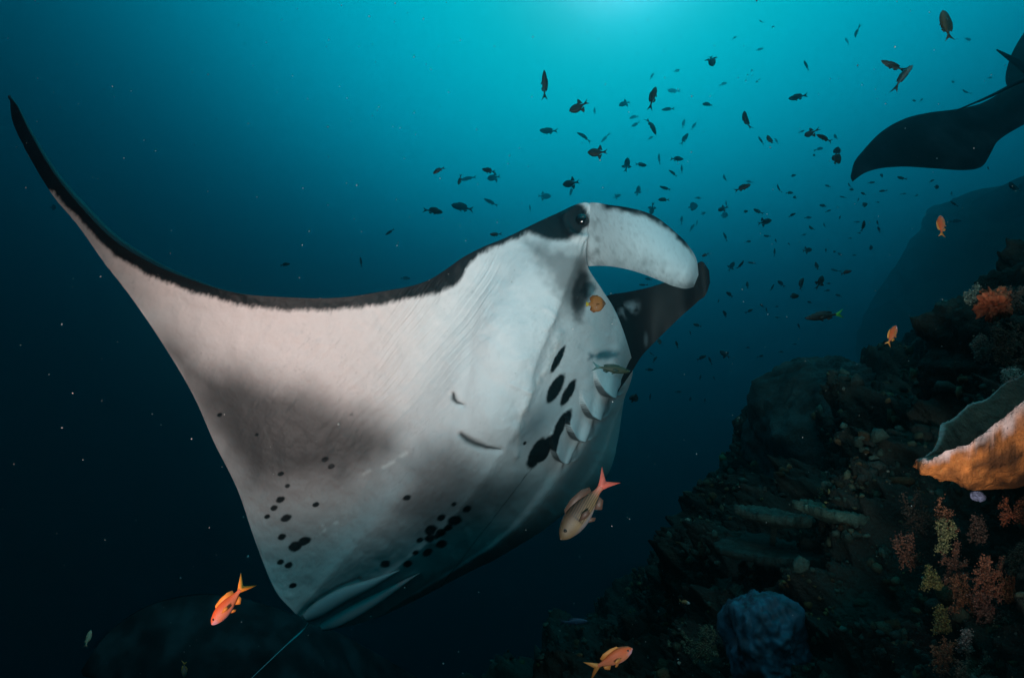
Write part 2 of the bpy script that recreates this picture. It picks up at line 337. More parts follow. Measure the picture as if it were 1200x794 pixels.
def build_manta():
    root = empty('manta_ray', P(500, 560, 2.2))
    tag(root, 'huge white-bellied manta ray with black wing edge and curled head fins, filling the middle', 'manta ray', 'manta rays')
    C, xs, q, vq = loft(ST_, 1000, 430)
    X, Y, D = C[..., 0], C[..., 1], C[..., 2]
    G = P(X, Y, D); n = grid_normals(G)
    # make normals point towards the belly side (towards the viewer at the chest)
    iu, iv = 600, 200
    if n[iu, iv] @ G[iu, iv] > 0: n = -n
    th = np.interp(q, xs, TH)[:, None]; hf = np.interp(q, xs, HEADF)[:, None]; v = vq[None]
    h = belly_relief(X, Y)*smooth(0, .02, v)*smooth(1, .985, v)*smooth(0, .03, np.linspace(0, 1, len(q)))[:, None]
    Vv = G+n*h[..., None]
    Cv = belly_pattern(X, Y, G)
    # the back
    ns = n.copy()
    for _ in range(40): ns[1:-1] = (ns[:-2]+ns[2:]+2*ns[1:-1])/4
    for _ in range(40): ns[:, 1:-1] = (ns[:, :-2]+ns[:, 2:]+2*ns[:, 1:-1])/4
    ns /= np.linalg.norm(ns, axis=-1, keepdims=True)
    sel = np.unique(np.concatenate([[0, 2, 5, 9, 14, 20, 27], np.arange(36, 430, 14), [429]])); sv = vq[sel][None]
    prof = np.maximum(1.9*np.sqrt(sv)*(1-sv)**.75, hf*(1-sv)**.8)
    prof[:, -1] = 0
    Bk = G[:, sel]-ns[:, sel]*(th*prof)[..., None]
    Cb = np.zeros(Bk.shape); Cb[:] = BLACK*1.1
    nu, nv, nb = len(q), len(vq), len(sel)
    # join front edge: strip of three rows curving inwards at the mouth
    rows = []
    for k in (.33, .66):
        r = Vv[:, 0]*(1-k)+Bk[:, 0]*k; inw = (G[:, 25]-G[:, 0]); inw /= np.maximum(np.linalg.norm(inw, axis=-1, keepdims=True), 1e-6)
        rows.append(r+inw*(th*hf)*.45)
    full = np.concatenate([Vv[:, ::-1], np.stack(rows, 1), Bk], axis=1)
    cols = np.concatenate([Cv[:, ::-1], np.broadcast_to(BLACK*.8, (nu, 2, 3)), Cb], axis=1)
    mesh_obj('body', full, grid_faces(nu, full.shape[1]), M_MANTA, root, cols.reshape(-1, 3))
    # head fins
    def fin(stations, thick, bulge, inside_dark, name):
        A = np.array(stations, float); nu_, nr = 90, 64
        st = np.concatenate([[0], np.cumsum(np.maximum(np.linalg.norm(np.diff((A[:, :2]+A[:, 2:4])/2, axis=0), axis=1), 4))])
        B = herm(st, A, np.linspace(0, st[-1], nu_))
        ring = np.linspace(0, 2*math.pi, nr, endpoint=False); V = []; Cc = []
        for i, (ux, uy, lx, ly, d0, dt) in enumerate(B):
            k = (1-np.cos(ring))/2                                  # 0 upper edge .. 1 lower edge
            px = ux+(lx-ux)*k; py = uy+(ly-uy)*k
            tap = min(1, (nu_-1-i)/10)**.5
            front = np.sin(ring)                                    # + towards the viewer
            dd = d0+dt*k-bulge*np.sin(np.pi*k)*tap-thick*tap*front*np.sqrt(np.abs(np.sin(np.pi*k)))*.5
            V.append(P(px, py, dd))
            nn = fbm(np.stack([px/7, py/7, 0*px], -1), 51, 4); n3 = vnoise(np.stack([px/1.8, py/1.8, 0*px], -1), 52)
            if not inside_dark:
                a = 1-.32*smooth(.45, 1.0, k+nn*.12)*smooth(700, 790, px)-.25*smooth(.72, 1, k+nn*.1)-.14*smooth(.3, .9, n3)-.16*smooth(.2, .9, vnoise(np.stack([(px-py*.5)/2.2, (py+px*.5)/8, 0*px], -1), 54))*smooth(790, 720, px)
                a = a*(1-.35*np.exp(-((px-700)/9)**2)*smooth(-.2, .6, nn))
                dk = smooth(.13, .02, k*(1-.0*px)+nn*.035)*smooth(700, 712, px)*smooth(822, 800, px)
                dk = np.maximum(dk, smooth(.02, -.02, front*1.0))
                c = np.array([.60, .68, .71])*a[:, None]*(1-dk[:, None])+BLACK*dk[:, None]  # cool tint of the water light painted into the fin colour
            else:
                wspot = smooth(1.2, .5, ell(px, py, 737, 362, 17, 11, 30)+nn*.35)*.45*smooth(-.35, .7, nn)+.15*smooth(1.2, .3, ell(px, py, 757, 398, 3, 10, 0))
                c = BLACK*1.3*(1-wspot[:, None])+np.array([.42, .5, .55])*wspot[:, None]
            Cc.append(c)
        V = np.array(V); Cc = np.array(Cc)
        mesh_obj(name, V, grid_faces_ring(nu_, nr), M_MANTA, root, Cc.reshape(-1, 3))
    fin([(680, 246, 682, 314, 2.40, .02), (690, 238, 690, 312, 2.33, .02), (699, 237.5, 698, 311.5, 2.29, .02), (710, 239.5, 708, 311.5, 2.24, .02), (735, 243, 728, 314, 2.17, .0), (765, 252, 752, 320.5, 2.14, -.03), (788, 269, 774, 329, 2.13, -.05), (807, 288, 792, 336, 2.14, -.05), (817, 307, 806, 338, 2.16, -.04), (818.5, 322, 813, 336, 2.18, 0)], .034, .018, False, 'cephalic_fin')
    fin([(700, 352, 722, 462, 2.80, .06), (716, 345, 740, 436, 2.84, .06), (735, 342, 752, 417, 2.88, .05), (755, 338, 765, 403, 2.90, .03), (776, 332, 781, 387, 2.90, 0), (797, 325, 801, 368, 2.88, 0), (814, 311, 818, 353, 2.84, 0), (826, 309, 829, 341, 2.82, 0), (831, 317, 832, 331, 2.82, 0)], .06, -.03, True, 'cephalic_fin')
    # eye
    th_ = np.linspace(0, math.pi, 20); ph_ = np.linspace(0, 2*math.pi, 28, endpoint=False)
    c0 = P(682, 259, 2.30); r = .030
    S = np.array([[c0+r*np.array([math.sin(a)*math.cos(b), math.sin(a)*math.sin(b), math.cos(a)]) for a in th_] for b in ph_])
    mesh_obj('eye', S, grid_faces(28, 20, True), M_EYE, root)
    # pelvic fins: two long lobes at the tail root
    def lobe(axis, wpx, d0, d1, lift):
        ax = herm(np.linspace(0, 1, len(axis)), np.array(axis, float), np.linspace(0, 1, 40)); tg = np.gradient(ax, axis=0); tg /= np.linalg.norm(tg, axis=1, keepdims=True)
        nr = np.stack([-tg[:, 1], tg[:, 0]], 1); V = []; Cc = []
        for i in range(40):
            s = i/39; w = wpx*(math.sin(math.pi*min(.999, .06+.94*s)**.7)**.75)+.3; rr = np.linspace(0, 2*math.pi, 20, endpoint=False)
            px = ax[i, 0]+nr[i, 0]*w*np.cos(rr); py = ax[i, 1]+nr[i, 1]*w*np.cos(rr)
            V.append(P(px, py, d0+(d1-d0)*s-.018*np.sin(rr)-lift*math.sin(math.pi*s)))
            Cc.append(np.broadcast_to(np.array([.30, .36, .38]), (20, 3)))
        mesh_obj('pelvic_fin', np.array(V), grid_faces_ring(40, 20), M_MANTA, root, np.array(Cc).reshape(-1, 3))
    lobe([(357, 724), (376, 712), (402, 697), (434, 684), (468, 668)], 9, 2.15, 2.16, .02)
    lobe([(376, 735), (396, 726), (424, 711), (454, 694), (492, 671)], 8, 2.20, 2.22, .02)
    # whip tail
    pts = np.array([P(366, 724, 2.24), P(357, 736, 2.26), P(340, 751, 2.28), P(322, 768, 2.32), P(303, 786, 2.38), P(276, 812, 2.5), P(240, 845, 2.62)])
    ax = herm(np.linspace(0, 1, len(pts)), pts, np.linspace(0, 1, 60)); V = []
    for i in range(60):
        rad = .019*(1-i/60)**.8+.003; V.append([ax[i]+rad*(math.cos(a)*RIGHT*.7+math.cos(a)*UP*.7+math.sin(a)*FWD) for a in np.linspace(0, 2*math.pi, 10, endpoint=False)])
    mesh_obj('tail', np.array(V), grid_faces_ring(60, 10), M_MANTA, root, np.broadcast_to(np.array([.40, .44, .46]), (600, 3)))
    return root
def grid_faces_ring(nu, nr):
    a, b = np.meshgrid(np.arange(nu-1), np.arange(nr), indexing='ij'); b2 = (b+1) % nr
    return np.stack([a*nr+b, (a+1)*nr+b, (a+1)*nr+b2, a*nr+b2], -1).reshape(-1, 4)
build_manta()

# ================================================================== the two other mantas
def plain_manta(name_label, stations, th, tail=None, tail_r=.02, pelvic=None, col=BLACK*1.4, bottom=None):
    A = np.array([[(L[0]+(T[0]-L[0])*v, L[1]+(T[1]-L[1])*v, L[2]+(T[2]-L[2])*v) for v in (0, .25, .5, .75, 1)] for L, T in stations])
    C, xs, q, vq = loft(A, 160, 40)
    G = P(C[..., 0], C[..., 1], C[..., 2]); n = grid_normals(G)
    t = np.interp(q, xs, th)[:, None]*(1.9*np.sqrt(vq)*(1-vq)**.75)[None]
    t[:, 0] = 0; t[:, -1] = 0
    A1 = G+n*(t*.5)[..., None]; A2 = G-n*(t*.5)[..., None]
    root = empty('manta_ray', G[80, 20]); tag(root, name_label, 'manta ray', 'manta rays')
    full = np.concatenate([A1[:, ::-1], A2], 1)
    mot = fbm(full*6, 77, 4)[..., None]
    cc = np.clip(col*(1+.5*mot)+np.array([.012, .015, .016])*np.clip(mot, 0, 1), 0, 1)
    mesh_obj('body', full, grid_faces(160, 80), M_BACK, root, cc.reshape(-1, 3))
    def rod(nm, pts, r0, r1, flat=1.0):
        pts = np.array([P(*p) for p in pts]); ax = herm(np.linspace(0, 1, len(pts)), pts, np.linspace(0, 1, 30)); V = []
        for i in range(30):
            rad = r0+(r1-r0)*i/29; V.append([ax[i]+rad*(math.cos(a)*UP+math.sin(a)*FWD*flat) for a in np.linspace(0, 2*math.pi, 10, endpoint=False)])
        mesh_obj(nm, np.array(V), grid_faces_ring(30, 10), M_BACK, root, np.broadcast_to(col, (300, 3)))
    if tail: rod('tail', tail, tail_r, .004)
    if pelvic: rod('pelvic_fin', pelvic, .075, .008, .4)
    return root
plain_manta('dark manta ray swimming away at the upper edge, only wing and tail in frame',
    [((997, 206, 4.0), (999, 213, 4.0)), ((1001, 190, 4.05), (1011, 204, 4.0)), ((1011, 177, 4.15), (1024, 199, 4.05)), ((1031, 156, 4.3), (1052, 195.5, 4.15)), ((1058, 140, 4.45), (1089, 197, 4.25)), ((1089, 132, 4.6), (1128, 199.5, 4.3)),
     ((1120, 128, 4.75), (1147, 197, 4.4)), ((1150, 121, 4.9), (1156, 189, 4.45)), ((1176, 106, 5.1), (1163, 172, 4.5)), ((1225, 60, 5.4), (1200, 146, 4.6)), ((1330, 10, 5.7), (1250, 130, 4.75)), ((1360, -20, 5.8), (1235, 85, 4.85)), ((1385, -65, 6.0), (1182, 102, 5.1)), ((1400, -115, 6.2), (1184, 67, 5.5)), ((1412, -155, 6.4), (1212, 20, 5.9)), ((1425, -200, 6.6), (1290, -80, 6.3)), ((1440, -230, 6.8), (1436, -222, 6.8))],
    [.01, .02, .03, .05, .07, .09, .11, .13, .18, .28, .40, .40, .28, .16, .10, .05, .01],
    tail=[(1235, 84, 4.7), (1200, 93.5, 4.6), (1160, 113, 4.5), (1117, 131, 4.4)], tail_r=.028, pelvic=[(1230, 92, 4.7), (1205, 82, 4.65), (1186, 70, 4.6), (1168, 58.5, 4.55)])
plain_manta("faint dark manta ray deep below the big manta's tail, only its arched back showing",
    [((95, 785, 4.2), (98, 792, 4.2)), ((120, 748, 4.3), (135, 800, 4.1)), ((150, 722, 4.4), (170, 830, 4.0)), ((190, 703, 4.5), (215, 860, 3.9)), ((240, 695, 4.6), (260, 880, 3.9)), ((290, 702, 4.7), (310, 880, 3.9)), ((335, 716, 4.8), (360, 870, 4.0)), ((390, 738, 5.0), (400, 850, 4.2)), ((450, 770, 5.4), (445, 830, 4.9)), ((500, 800, 5.9), (498, 812, 5.8))],
    [.01, .05, .12, .22, .32, .34, .28, .16, .08, .01], col=np.array([.011, .014, .016]))

# ================================================================== reef
def reef_sheet():
    rows = {  # metres ahead: cross-section of the slope as seen
     .80: [(1000, 1150), (1120, 1050), (1240, 960), (1330, 860), (1420, 760), (1520, 660), (1620, 560), (1720, 460)],
     1.15: [(920, 1010), (990, 940), (1070, 860), (1150, 780), (1230, 690), (1320, 600), (1420, 500), (1520, 400)],
     1.5: [(860, 930), (910, 850), (980, 770), (1060, 690), (1130, 620), (1210, 530), (1300, 440), (1400, 350)],
     2.1: [(760, 880), (820, 800), (880, 720), (960, 650), (1040, 570), (1120, 480), (1190, 425), (1290, 375)],
     2.9: [(690, 850), (770, 770), (830, 700), (890, 620), (960, 550), (1060, 475), (1150, 440), (1260, 390)],
     3.8: [(640, 840), (730, 765), (800, 700), (850, 620), (890, 545), (970, 480), (1090, 440), (1240, 400)],
     5.0: [(600, 830), (690, 770), (770, 710), (830, 640), (872, 560), (930, 480), (1040, 432), (1220, 400)],
     6.5: [(560, 830), (650, 785), (730, 730), (800, 660), (855, 580), (915, 490), (1010, 436), (1190, 405)],
     8.5: [(520, 840), (610, 800), (690, 750), (770, 690), (840, 600), (905, 510), (990, 448), (1150, 412)]}
    for d in rows:                                                  # carry the slope on beyond the frame
        r = rows[d]; e = lambda p, q, k: (p[0]+(p[0]-q[0])*k, p[1]+(p[1]-q[1])*k)
        rows[d] = [e(r[0], r[1], 3.2), e(r[0], r[1], 1.4)]+r+[(e(r[-1], r[-2], 1.3)[0], e(r[-1], r[-2], .5)[1]), (e(r[-1], r[-2], 3.0)[0], e(r[-1], r[-2], 1.0)[1])]
    ds = list(rows); A = np.array([[(*p, d) for p in rows[d]] for d in ds], float)
    W3 = P(A[..., 0], A[..., 1], A[..., 2])
    nu, nv = 620, 490
    qd = np.linspace(0, len(ds)-1, nu); B = herm(np.arange(len(ds)), W3.reshape(len(ds), -1), qd).reshape(nu, 12, 3)
    B = np.transpose(B, (1, 0, 2)).reshape(12, -1); G = herm(np.arange(12), B, np.concatenate([np.linspace(0, 2, 40, endpoint=False), np.linspace(2, 9, nv-80), np.linspace(9, 11, 41)[1:]])).reshape(nv, nu, 3).transpose(1, 0, 2)
    n = grid_normals(G)
    if n[200, 150] @ UP < 0: n = -n
    dist = np.linalg.norm(G, axis=-1)
    h = .24*fbm(G*1.5, 101, 4)-.16*np.abs(fbm(G*3.2, 113, 4))+(.10*(1-np.abs(fbm(G*7, 117, 3)))**2+.055*fbm(G*15, 121, 4, .6))*np.clip(1.7/dist, .22, 1)
    cell = np.abs(vnoise(G*8, 131)); h += .05*(1-cell)**3*np.clip(1.7/dist, .22, 1)+.10*(1-np.abs(vnoise(G*2.6, 135)))**2
    h *= np.clip(dist/2.2, .35, 1.3)
    return mesh_obj('reef_slope', G+n*h[..., None], grid_faces(nu, nv), M_ROCK), G, n
reef, RG, RN = reef_sheet(); tag(reef, 'dark coral reef slope falling away at lower right', kind='structure')
# the far wall looming in the haze
def far_wall():
    top = [(945, 530, 46), (970, 470, 44), (988, 410, 42), (1002, 362, 40), (1025, 325, 35), (1058, 288, 29), (1098, 252, 23), (1147, 218, 17.5), (1200, 182, 13), (1290, 120, 10), (1420, 60, 8.5)]
    rows = [[(x+25, y+90, d*1.25) for x, y, d in top], top, [(x+6, y+45, d*.88) for x, y, d in top], [(x+4, y+110, d*.76) for x, y, d in top], [(x-6, y+200, d*.66) for x, y, d in top], [(x-20, y+330, d*.58) for x, y, d in top], [(x-40, y+520, d*.5) for x, y, d in top]]
    A = np.array(rows, float); A[..., 2] *= 1.75; nr, nc = A.shape[:2]; W3 = P(A[..., 0], A[..., 1], A[..., 2]); nu, nv = 170, 260
    B = herm(np.arange(nr), W3.reshape(nr, -1), np.linspace(0, nr-1, nu)).reshape(nu, nc, 3)
    B = np.transpose(B, (1, 0, 2)).reshape(nc, -1); G = herm(np.arange(nc), B, np.linspace(0, nc-1, nv)).reshape(nv, nu, 3).transpose(1, 0, 2)
    n = grid_normals(G); dist = np.linalg.norm(G, axis=-1)
    if n[60, 120] @ UP < 0: n = -n
    return mesh_obj('far_reef_slope', G+n*(.045*dist*fbm(G*(6/dist)[..., None], 201, 6, .55))[..., None], grid_faces(nu, nv), M_FARROCK)
tag(far_wall(), 'dim reef wall looming in the blue haze behind', kind='structure')

def lump(name, c, axes, size, seed, mat, col, amp=.25, freq=2.2, label=None, cat='coral', ridges=0, nu=90, nv=60, colfun=None):
    a = np.linspace(0, 2*math.pi, nu, endpoint=False); b = np.linspace(0.001, math.pi-.001, nv); A_, B_ = np.meshgrid(a, b, indexing='ij')
    D = np.stack([np.sin(B_)*np.cos(A_), np.sin(B_)*np.sin(A_), np.cos(B_)], -1)
    r = 1+amp*fbm(D*freq+seed, seed, 5)+.12*amp*fbm(D*freq*7, seed+3, 3)
    if ridges: r = r+.014*np.sin(ridges*D[..., 1]*3+2*fbm(D*3, seed))*smooth(.1, .5, D[..., 2])
    Vv = (D*r[..., None])*np.array(size)
    Vv = np.asarray(c)+Vv[..., 0:1]*axes[0]+Vv[..., 1:2]*axes[1]+Vv[..., 2:3]*axes[2]
    k = fbm(D*6, seed+9, 4)[..., None]; C = np.clip(np.array(col)*(1+.6*k), .003, 1)
    if colfun: C = colfun(D, C)
    o = mesh_obj(name, Vv, grid_faces(nu, nv, True), mat, None, C.reshape(-1, 3))
    if label: tag(o, label, cat)
    return o
AX = (RIGHT, FWD, UP)
lump('boulder_coral', P(985, 520, 4.0), AX, (.66, .7, .64), 5, M_CORAL, (.025, .04, .04), .16, 1.6, 'large dome-shaped boulder coral with ridged top standing in the hazy reef', 'coral', ridges=26, nu=200, nv=130)
lump('rock_outcrop', P(1205, 430, 1.9), AX, (.24, .3, .30), 12, M_ROCK, (.06, .05, .04), .30, 2.4, 'dark jagged rock outcrop topping the reef with a red patch on it', 'rock', nu=150, nv=100)
lump('encrusting_sponge', P(1166, 357, 1.60), AX, (.040, .03, .040), 23, M_SPONGE, (.40, .085, .035), .55, 2.6, 'rust red encrusting sponge on the dark rock outcrop', 'sponge')
lump('blue_sponge', P(893, 752, 1.55), AX, (.095, .12, .115), 31, M_SMOOTH, (.012, .06, .095), .36, 1.1, 'smooth blue-grey folded sponge low on the reef', 'sponge', nu=120, nv=80)
lump('pale_sponge_lump', P(1146, 581, 1.08), AX, (.012, .012, .010), 35, M_SPONGE, (.22, .21, .32), .2, 2, 'tiny pale lilac sponge lump under the orange cup sponge', 'sponge', nu=24, nv=16)

def cup_sponge():
    rim = [(1073, 540, 1.03), (1085, 538.5, 1.0), (1098, 532, .985), (1115, 528, .975), (1131, 522.5, .965), (1141, 514, .96), (1156, 507, .955), (1167, 495, .95), (1181, 483, .945), (1200, 471, .94), (1240, 446, .96), (1290, 428, 1.06), (1285, 412, 1.2),
           (1240, 420, 1.27), (1200, 436, 1.28), (1187, 445, 1.275), (1174, 452, 1.265), (1158, 464, 1.26), (1142, 471.5, 1.25), (1131, 477, 1.235), (1117, 488, 1.2), (1103, 498, 1.16), (1100, 512, 1.11), (1090, 529, 1.06)]
    low = [(1079, 544), (1089, 551), (1104, 558), (1119, 566), (1131, 570), (1142, 572), (1157, 571.5), (1169, 569), (1181, 567), (1200, 561), (1240, 545), (1280, 520), (1275, 505),
           (1235, 515), (1200, 530), (1187, 535), (1174, 540), (1160, 543), (1146, 545), (1134, 546), (1122, 547), (1110, 547), (1101, 546), (1090, 545)]
    R3 = np.array([P(*r) for r in rim]); L3 = np.array([P(l[0], l[1], r[2]*.62+1.12*.38) for l, r in zip(low, rim)])
    n = len(rim); nn = 240; ext = lambda Q: np.concatenate([Q, Q[:1]])
    R3 = herm(np.arange(n+1), ext(R3), np.linspace(0, n, nn, endpoint=False)); L3 = herm(np.arange(n+1), ext(L3), np.linspace(0, n, nn, endpoint=False))
    cen = R3.mean(0); base = P(1195, 572, 1.16)
    wob = .0025*vnoise(np.stack([np.arange(nn)*.7, np.zeros(nn), np.zeros(nn)+2], -1), 331)+.0035*fbm(np.stack([np.arange(nn)*.16, np.zeros(nn), np.zeros(nn)], -1), 330, 3)+.004*np.sin(np.arange(nn)*.21+1)
    R3 = R3+wob[:, None]*UP*.6
    rowsV, rowsC = [], []
    ORG = np.array([.36, .105, .024]); PALE = np.array([.50, .35, .33])
    for k in np.linspace(1, 0, 9):                                  # outer: base up to the rim
        low2 = L3*(1-0)+0
        q = R3*(1-k)+L3*k + (np.sin(math.pi*k)*.02)*((L3-cen)/np.linalg.norm(L3-cen, axis=1, keepdims=True))
        rel = fbm(q*34, 301, 5, .6); q = q+(.009*rel*min(1, k*5))[:, None]*((q-cen)/np.linalg.norm(q-cen, axis=1, keepdims=True))
        pl = .85*smooth(.15, .03, k+.09*fbm(q*35, 305, 3))[:, None] if k < .4 else np.zeros((nn, 1))
        dirt = np.clip(smooth(.05, .6, fbm(q*np.array([12, 12, 30]), 311, 4))+.6*smooth(.5, .95, k)*smooth(-.4, .5, fbm(q*20, 312, 3)), 0, 1)[:, None]
        c = ORG*(1-.80*dirt)*(1+.5*fbm(q*55, 315, 3))[:, None]; rowsV.append(q); rowsC.append(c*(1-pl)+PALE*pl)
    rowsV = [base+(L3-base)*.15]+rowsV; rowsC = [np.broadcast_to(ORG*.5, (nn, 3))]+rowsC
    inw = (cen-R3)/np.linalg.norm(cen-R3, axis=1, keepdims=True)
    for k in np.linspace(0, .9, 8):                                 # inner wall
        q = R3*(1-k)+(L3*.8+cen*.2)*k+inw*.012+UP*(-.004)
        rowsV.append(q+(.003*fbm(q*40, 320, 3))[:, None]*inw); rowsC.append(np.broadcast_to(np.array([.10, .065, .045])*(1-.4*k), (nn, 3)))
    V = np.stack(rowsV, 1); C = np.stack(rowsC, 1)
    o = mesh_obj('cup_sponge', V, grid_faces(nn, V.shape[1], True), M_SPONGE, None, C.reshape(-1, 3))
    tag(o, 'orange cup sponge with pale wavy rim jutting from the reef edge', 'sponge')
cup_sponge()

def table_coral(c, rx, ry, tilt, seed, col, label):
    nr, na = 26, 150; V, C = [], []
    t = math.radians(tilt); u = RIGHT*math.cos(t)-UP*math.sin(t); w = FWD*.99-UP*.13; nrm = np.cross(u, w); nrm /= np.linalg.norm(nrm)
    if nrm @ UP < 0: nrm = -nrm
    ang = np.linspace(0, 2*math.pi, na, endpoint=False); rr = 1+.16*fbm(np.stack([np.cos(ang)*2, np.sin(ang)*2, 0*ang+seed], -1), seed, 4)+.05*vnoise(np.stack([np.cos(ang)*14, np.sin(ang)*14, 0*ang], -1), seed)
    prof = [(k, .005+.008*k*k) for k in np.linspace(0.02, 1, 14)]+[(1.0, .0)]+[(k, -.008-.03*(1-k)) for k in np.linspace(.97, .08, 10)]+[(.05, -.3)]
    for k, z in prof:
        p = c+(k*rr*rx*np.cos(ang))[:, None]*u+(k*rr*ry*np.sin(ang))[:, None]*w
        p = p+nrm*(z+(.009*np.abs(fbm(p*60, seed, 3))+.012*fbm(p*6, seed+2, 2)))[:, None] if z > 0 else p+nrm*z
        V.append(p); C.append(np.clip(np.array(col)*(1+.5*fbm(p*30, seed+5, 3))[:, None], .003, 1))
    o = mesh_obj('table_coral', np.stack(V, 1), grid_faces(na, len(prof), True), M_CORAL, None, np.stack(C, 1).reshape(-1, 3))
    tag(o, label, 'coral', 'table corals')
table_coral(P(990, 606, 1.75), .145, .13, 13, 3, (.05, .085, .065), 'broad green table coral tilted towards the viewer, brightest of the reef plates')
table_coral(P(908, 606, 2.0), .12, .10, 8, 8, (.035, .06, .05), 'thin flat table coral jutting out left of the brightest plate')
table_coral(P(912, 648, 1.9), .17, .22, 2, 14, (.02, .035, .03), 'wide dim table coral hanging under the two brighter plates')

def soft_coral(px, py, d, wpx, hpx, col, seed, label, droop=False, dens=1.0):
    r = np.random.default_rng(seed); cs, rs, cl = [], [], []
    n_br = int(9*dens)+3
    for b in range(n_br):
        x, y = px+r.uniform(-.24, .24)*wpx, py+r.uniform(-.1, .32)*hpx; a = r.uniform(0, 2*math.pi) if not droop else r.uniform(1.2, 1.9)
        for k in range(int(26*dens)):
            a += r.uniform(-.5, .5); x += math.cos(a)*wpx*.045; y += (math.sin(a)*hpx*.05 if not droop else hpx*.03)
            if abs(x-px) > wpx*.55 or abs(y-py) > hpx*.6: break
            cs.append(P(x, y, d)); rs.append(1.25*d/F); cl.append(np.array(col)*.55)
            for _ in range(6):
                cs.append(P(x+r.normal()*2.2, y+r.normal()*2.2, d+r.normal()*.015)); rs.append(r.uniform(.35, 1.15)*d/F); cl.append(np.array(col)*r.uniform(.15, .85)+r.uniform(0, .015))
    V, Fc, C = blobs(np.array(cs), np.array(rs), np.array(cl))
    o = mesh_obj('soft_coral', V, Fc, M_SOFT, None, C); tag(o, label, 'coral', 'soft corals')
OR, YL = (.34, .115, .05), (.20, .16, .04)
soft_coral(1110, 602, 1.14, 22, 32, OR, 1, 'rusty soft coral tuft just under the cup sponge')
soft_coral(1106, 628, 1.10, 24, 30, (.27, .23, .09), 2, 'pale yellow soft coral knot below the rusty tuft')
soft_coral(1063, 645, 1.2, 30, 32, (.22, .075, .04), 3, 'dim brown soft coral standing left of the yellow strand')
soft_coral(1118, 660, 1.13, 26, 40, (.26, .09, .05), 4, 'brown soft coral clump behind the yellow strand')
soft_coral(1093, 662, 1.08, 20, 44, YL, 5, 'yellow green soft coral strand hanging down the reef', True)
soft_coral(1103, 712, 1.06, 18, 46, YL, 6, 'second yellow strand dangling lower on the reef', True)
soft_coral(1158, 678, 1.05, 30, 44, (.46, .14, .07), 7, 'bright orange soft coral bush below the cup sponge', dens=1.3)
soft_coral(1128, 695, 1.08, 26, 36, OR, 8, 'orange soft coral beside the bright bush')
soft_coral(1150, 712, 1.06, 26, 30, (.40, .15, .10), 9, 'pinkish orange soft coral under the bright bush')
soft_coral(1108, 768, 1.03, 26, 34, OR, 10, 'orange soft coral at the bottom edge of the reef')
soft_coral(1140, 782, 1.0, 34, 34, (.42, .16, .10), 11, 'pink orange soft coral lowest at the bottom edge')
soft_coral(1132, 750, 1.04, 16, 20, (.55, .35, .30), 12, 'small pale pink soft coral near the bottom edge')
soft_coral(1145, 605, 1.13, 18, 50, (.16, .07, .045), 33, 'dark brown soft coral strand right of the rusty tuft', True)
soft_coral(822, 755, 1.5, 34, 34, (.16, .16, .09), 14, 'olive bushy coral beside the blue sponge')
soft_coral(1185, 440, 1.3, 16, 12, (.45, .40, .32), 15, 'pale little coral sprig above the cup sponge rim')
soft_coral(985, 580, 1.95, 44, 26, (.07, .12, .06), 16, 'green bushy coral growing behind the brightest table coral', dens=1.4)
soft_coral(1010, 560, 2.1, 60, 30, (.05, .10, .08), 37, 'dark green leafy coral higher on the slope behind the plates', dens=1.4)

soft_coral(1188, 600, 1.12, 30, 26, (.42, .09, .03), 21, 'red orange soft coral tucked under the cup sponge at the frame edge', dens=1.2)
soft_coral(1186, 648, 1.12, 34, 40, (.16, .15, .10), 22, 'pale olive speckled soft coral at the frame edge below the red one')
soft_coral(1184, 690, 1.10, 20, 24, (.44, .14, .05), 23, 'small orange soft coral at the frame edge beside the bright bush')
soft_coral(1176, 745, 1.08, 34, 40, (.20, .15, .11), 24, 'greyish tan soft coral near the lower corner of the frame')
soft_coral(1080, 600, 1.4, 40, 40, (.10, .055, .035), 25, 'dark brown soft coral in the shade left of the rusty tuft')
soft_coral(1182, 402, 1.55, 34, 40, (.16, .075, .04), 26, 'brown soft coral hanging below the red sponge on the outcrop', dens=1.2)
soft_coral(1150, 408, 1.6, 20, 22, (.28, .20, .15), 27, 'pale tan coral tuft low on the outcrop left of the brown one')
soft_coral(1190, 352, 1.6, 22, 24, (.15, .10, .07), 28, 'dull brown coral tuft right of the red sponge')
soft_coral(1140, 345, 1.65, 14, 16, (.22, .26, .20), 29, 'little pale green coral tuft left of the red sponge')
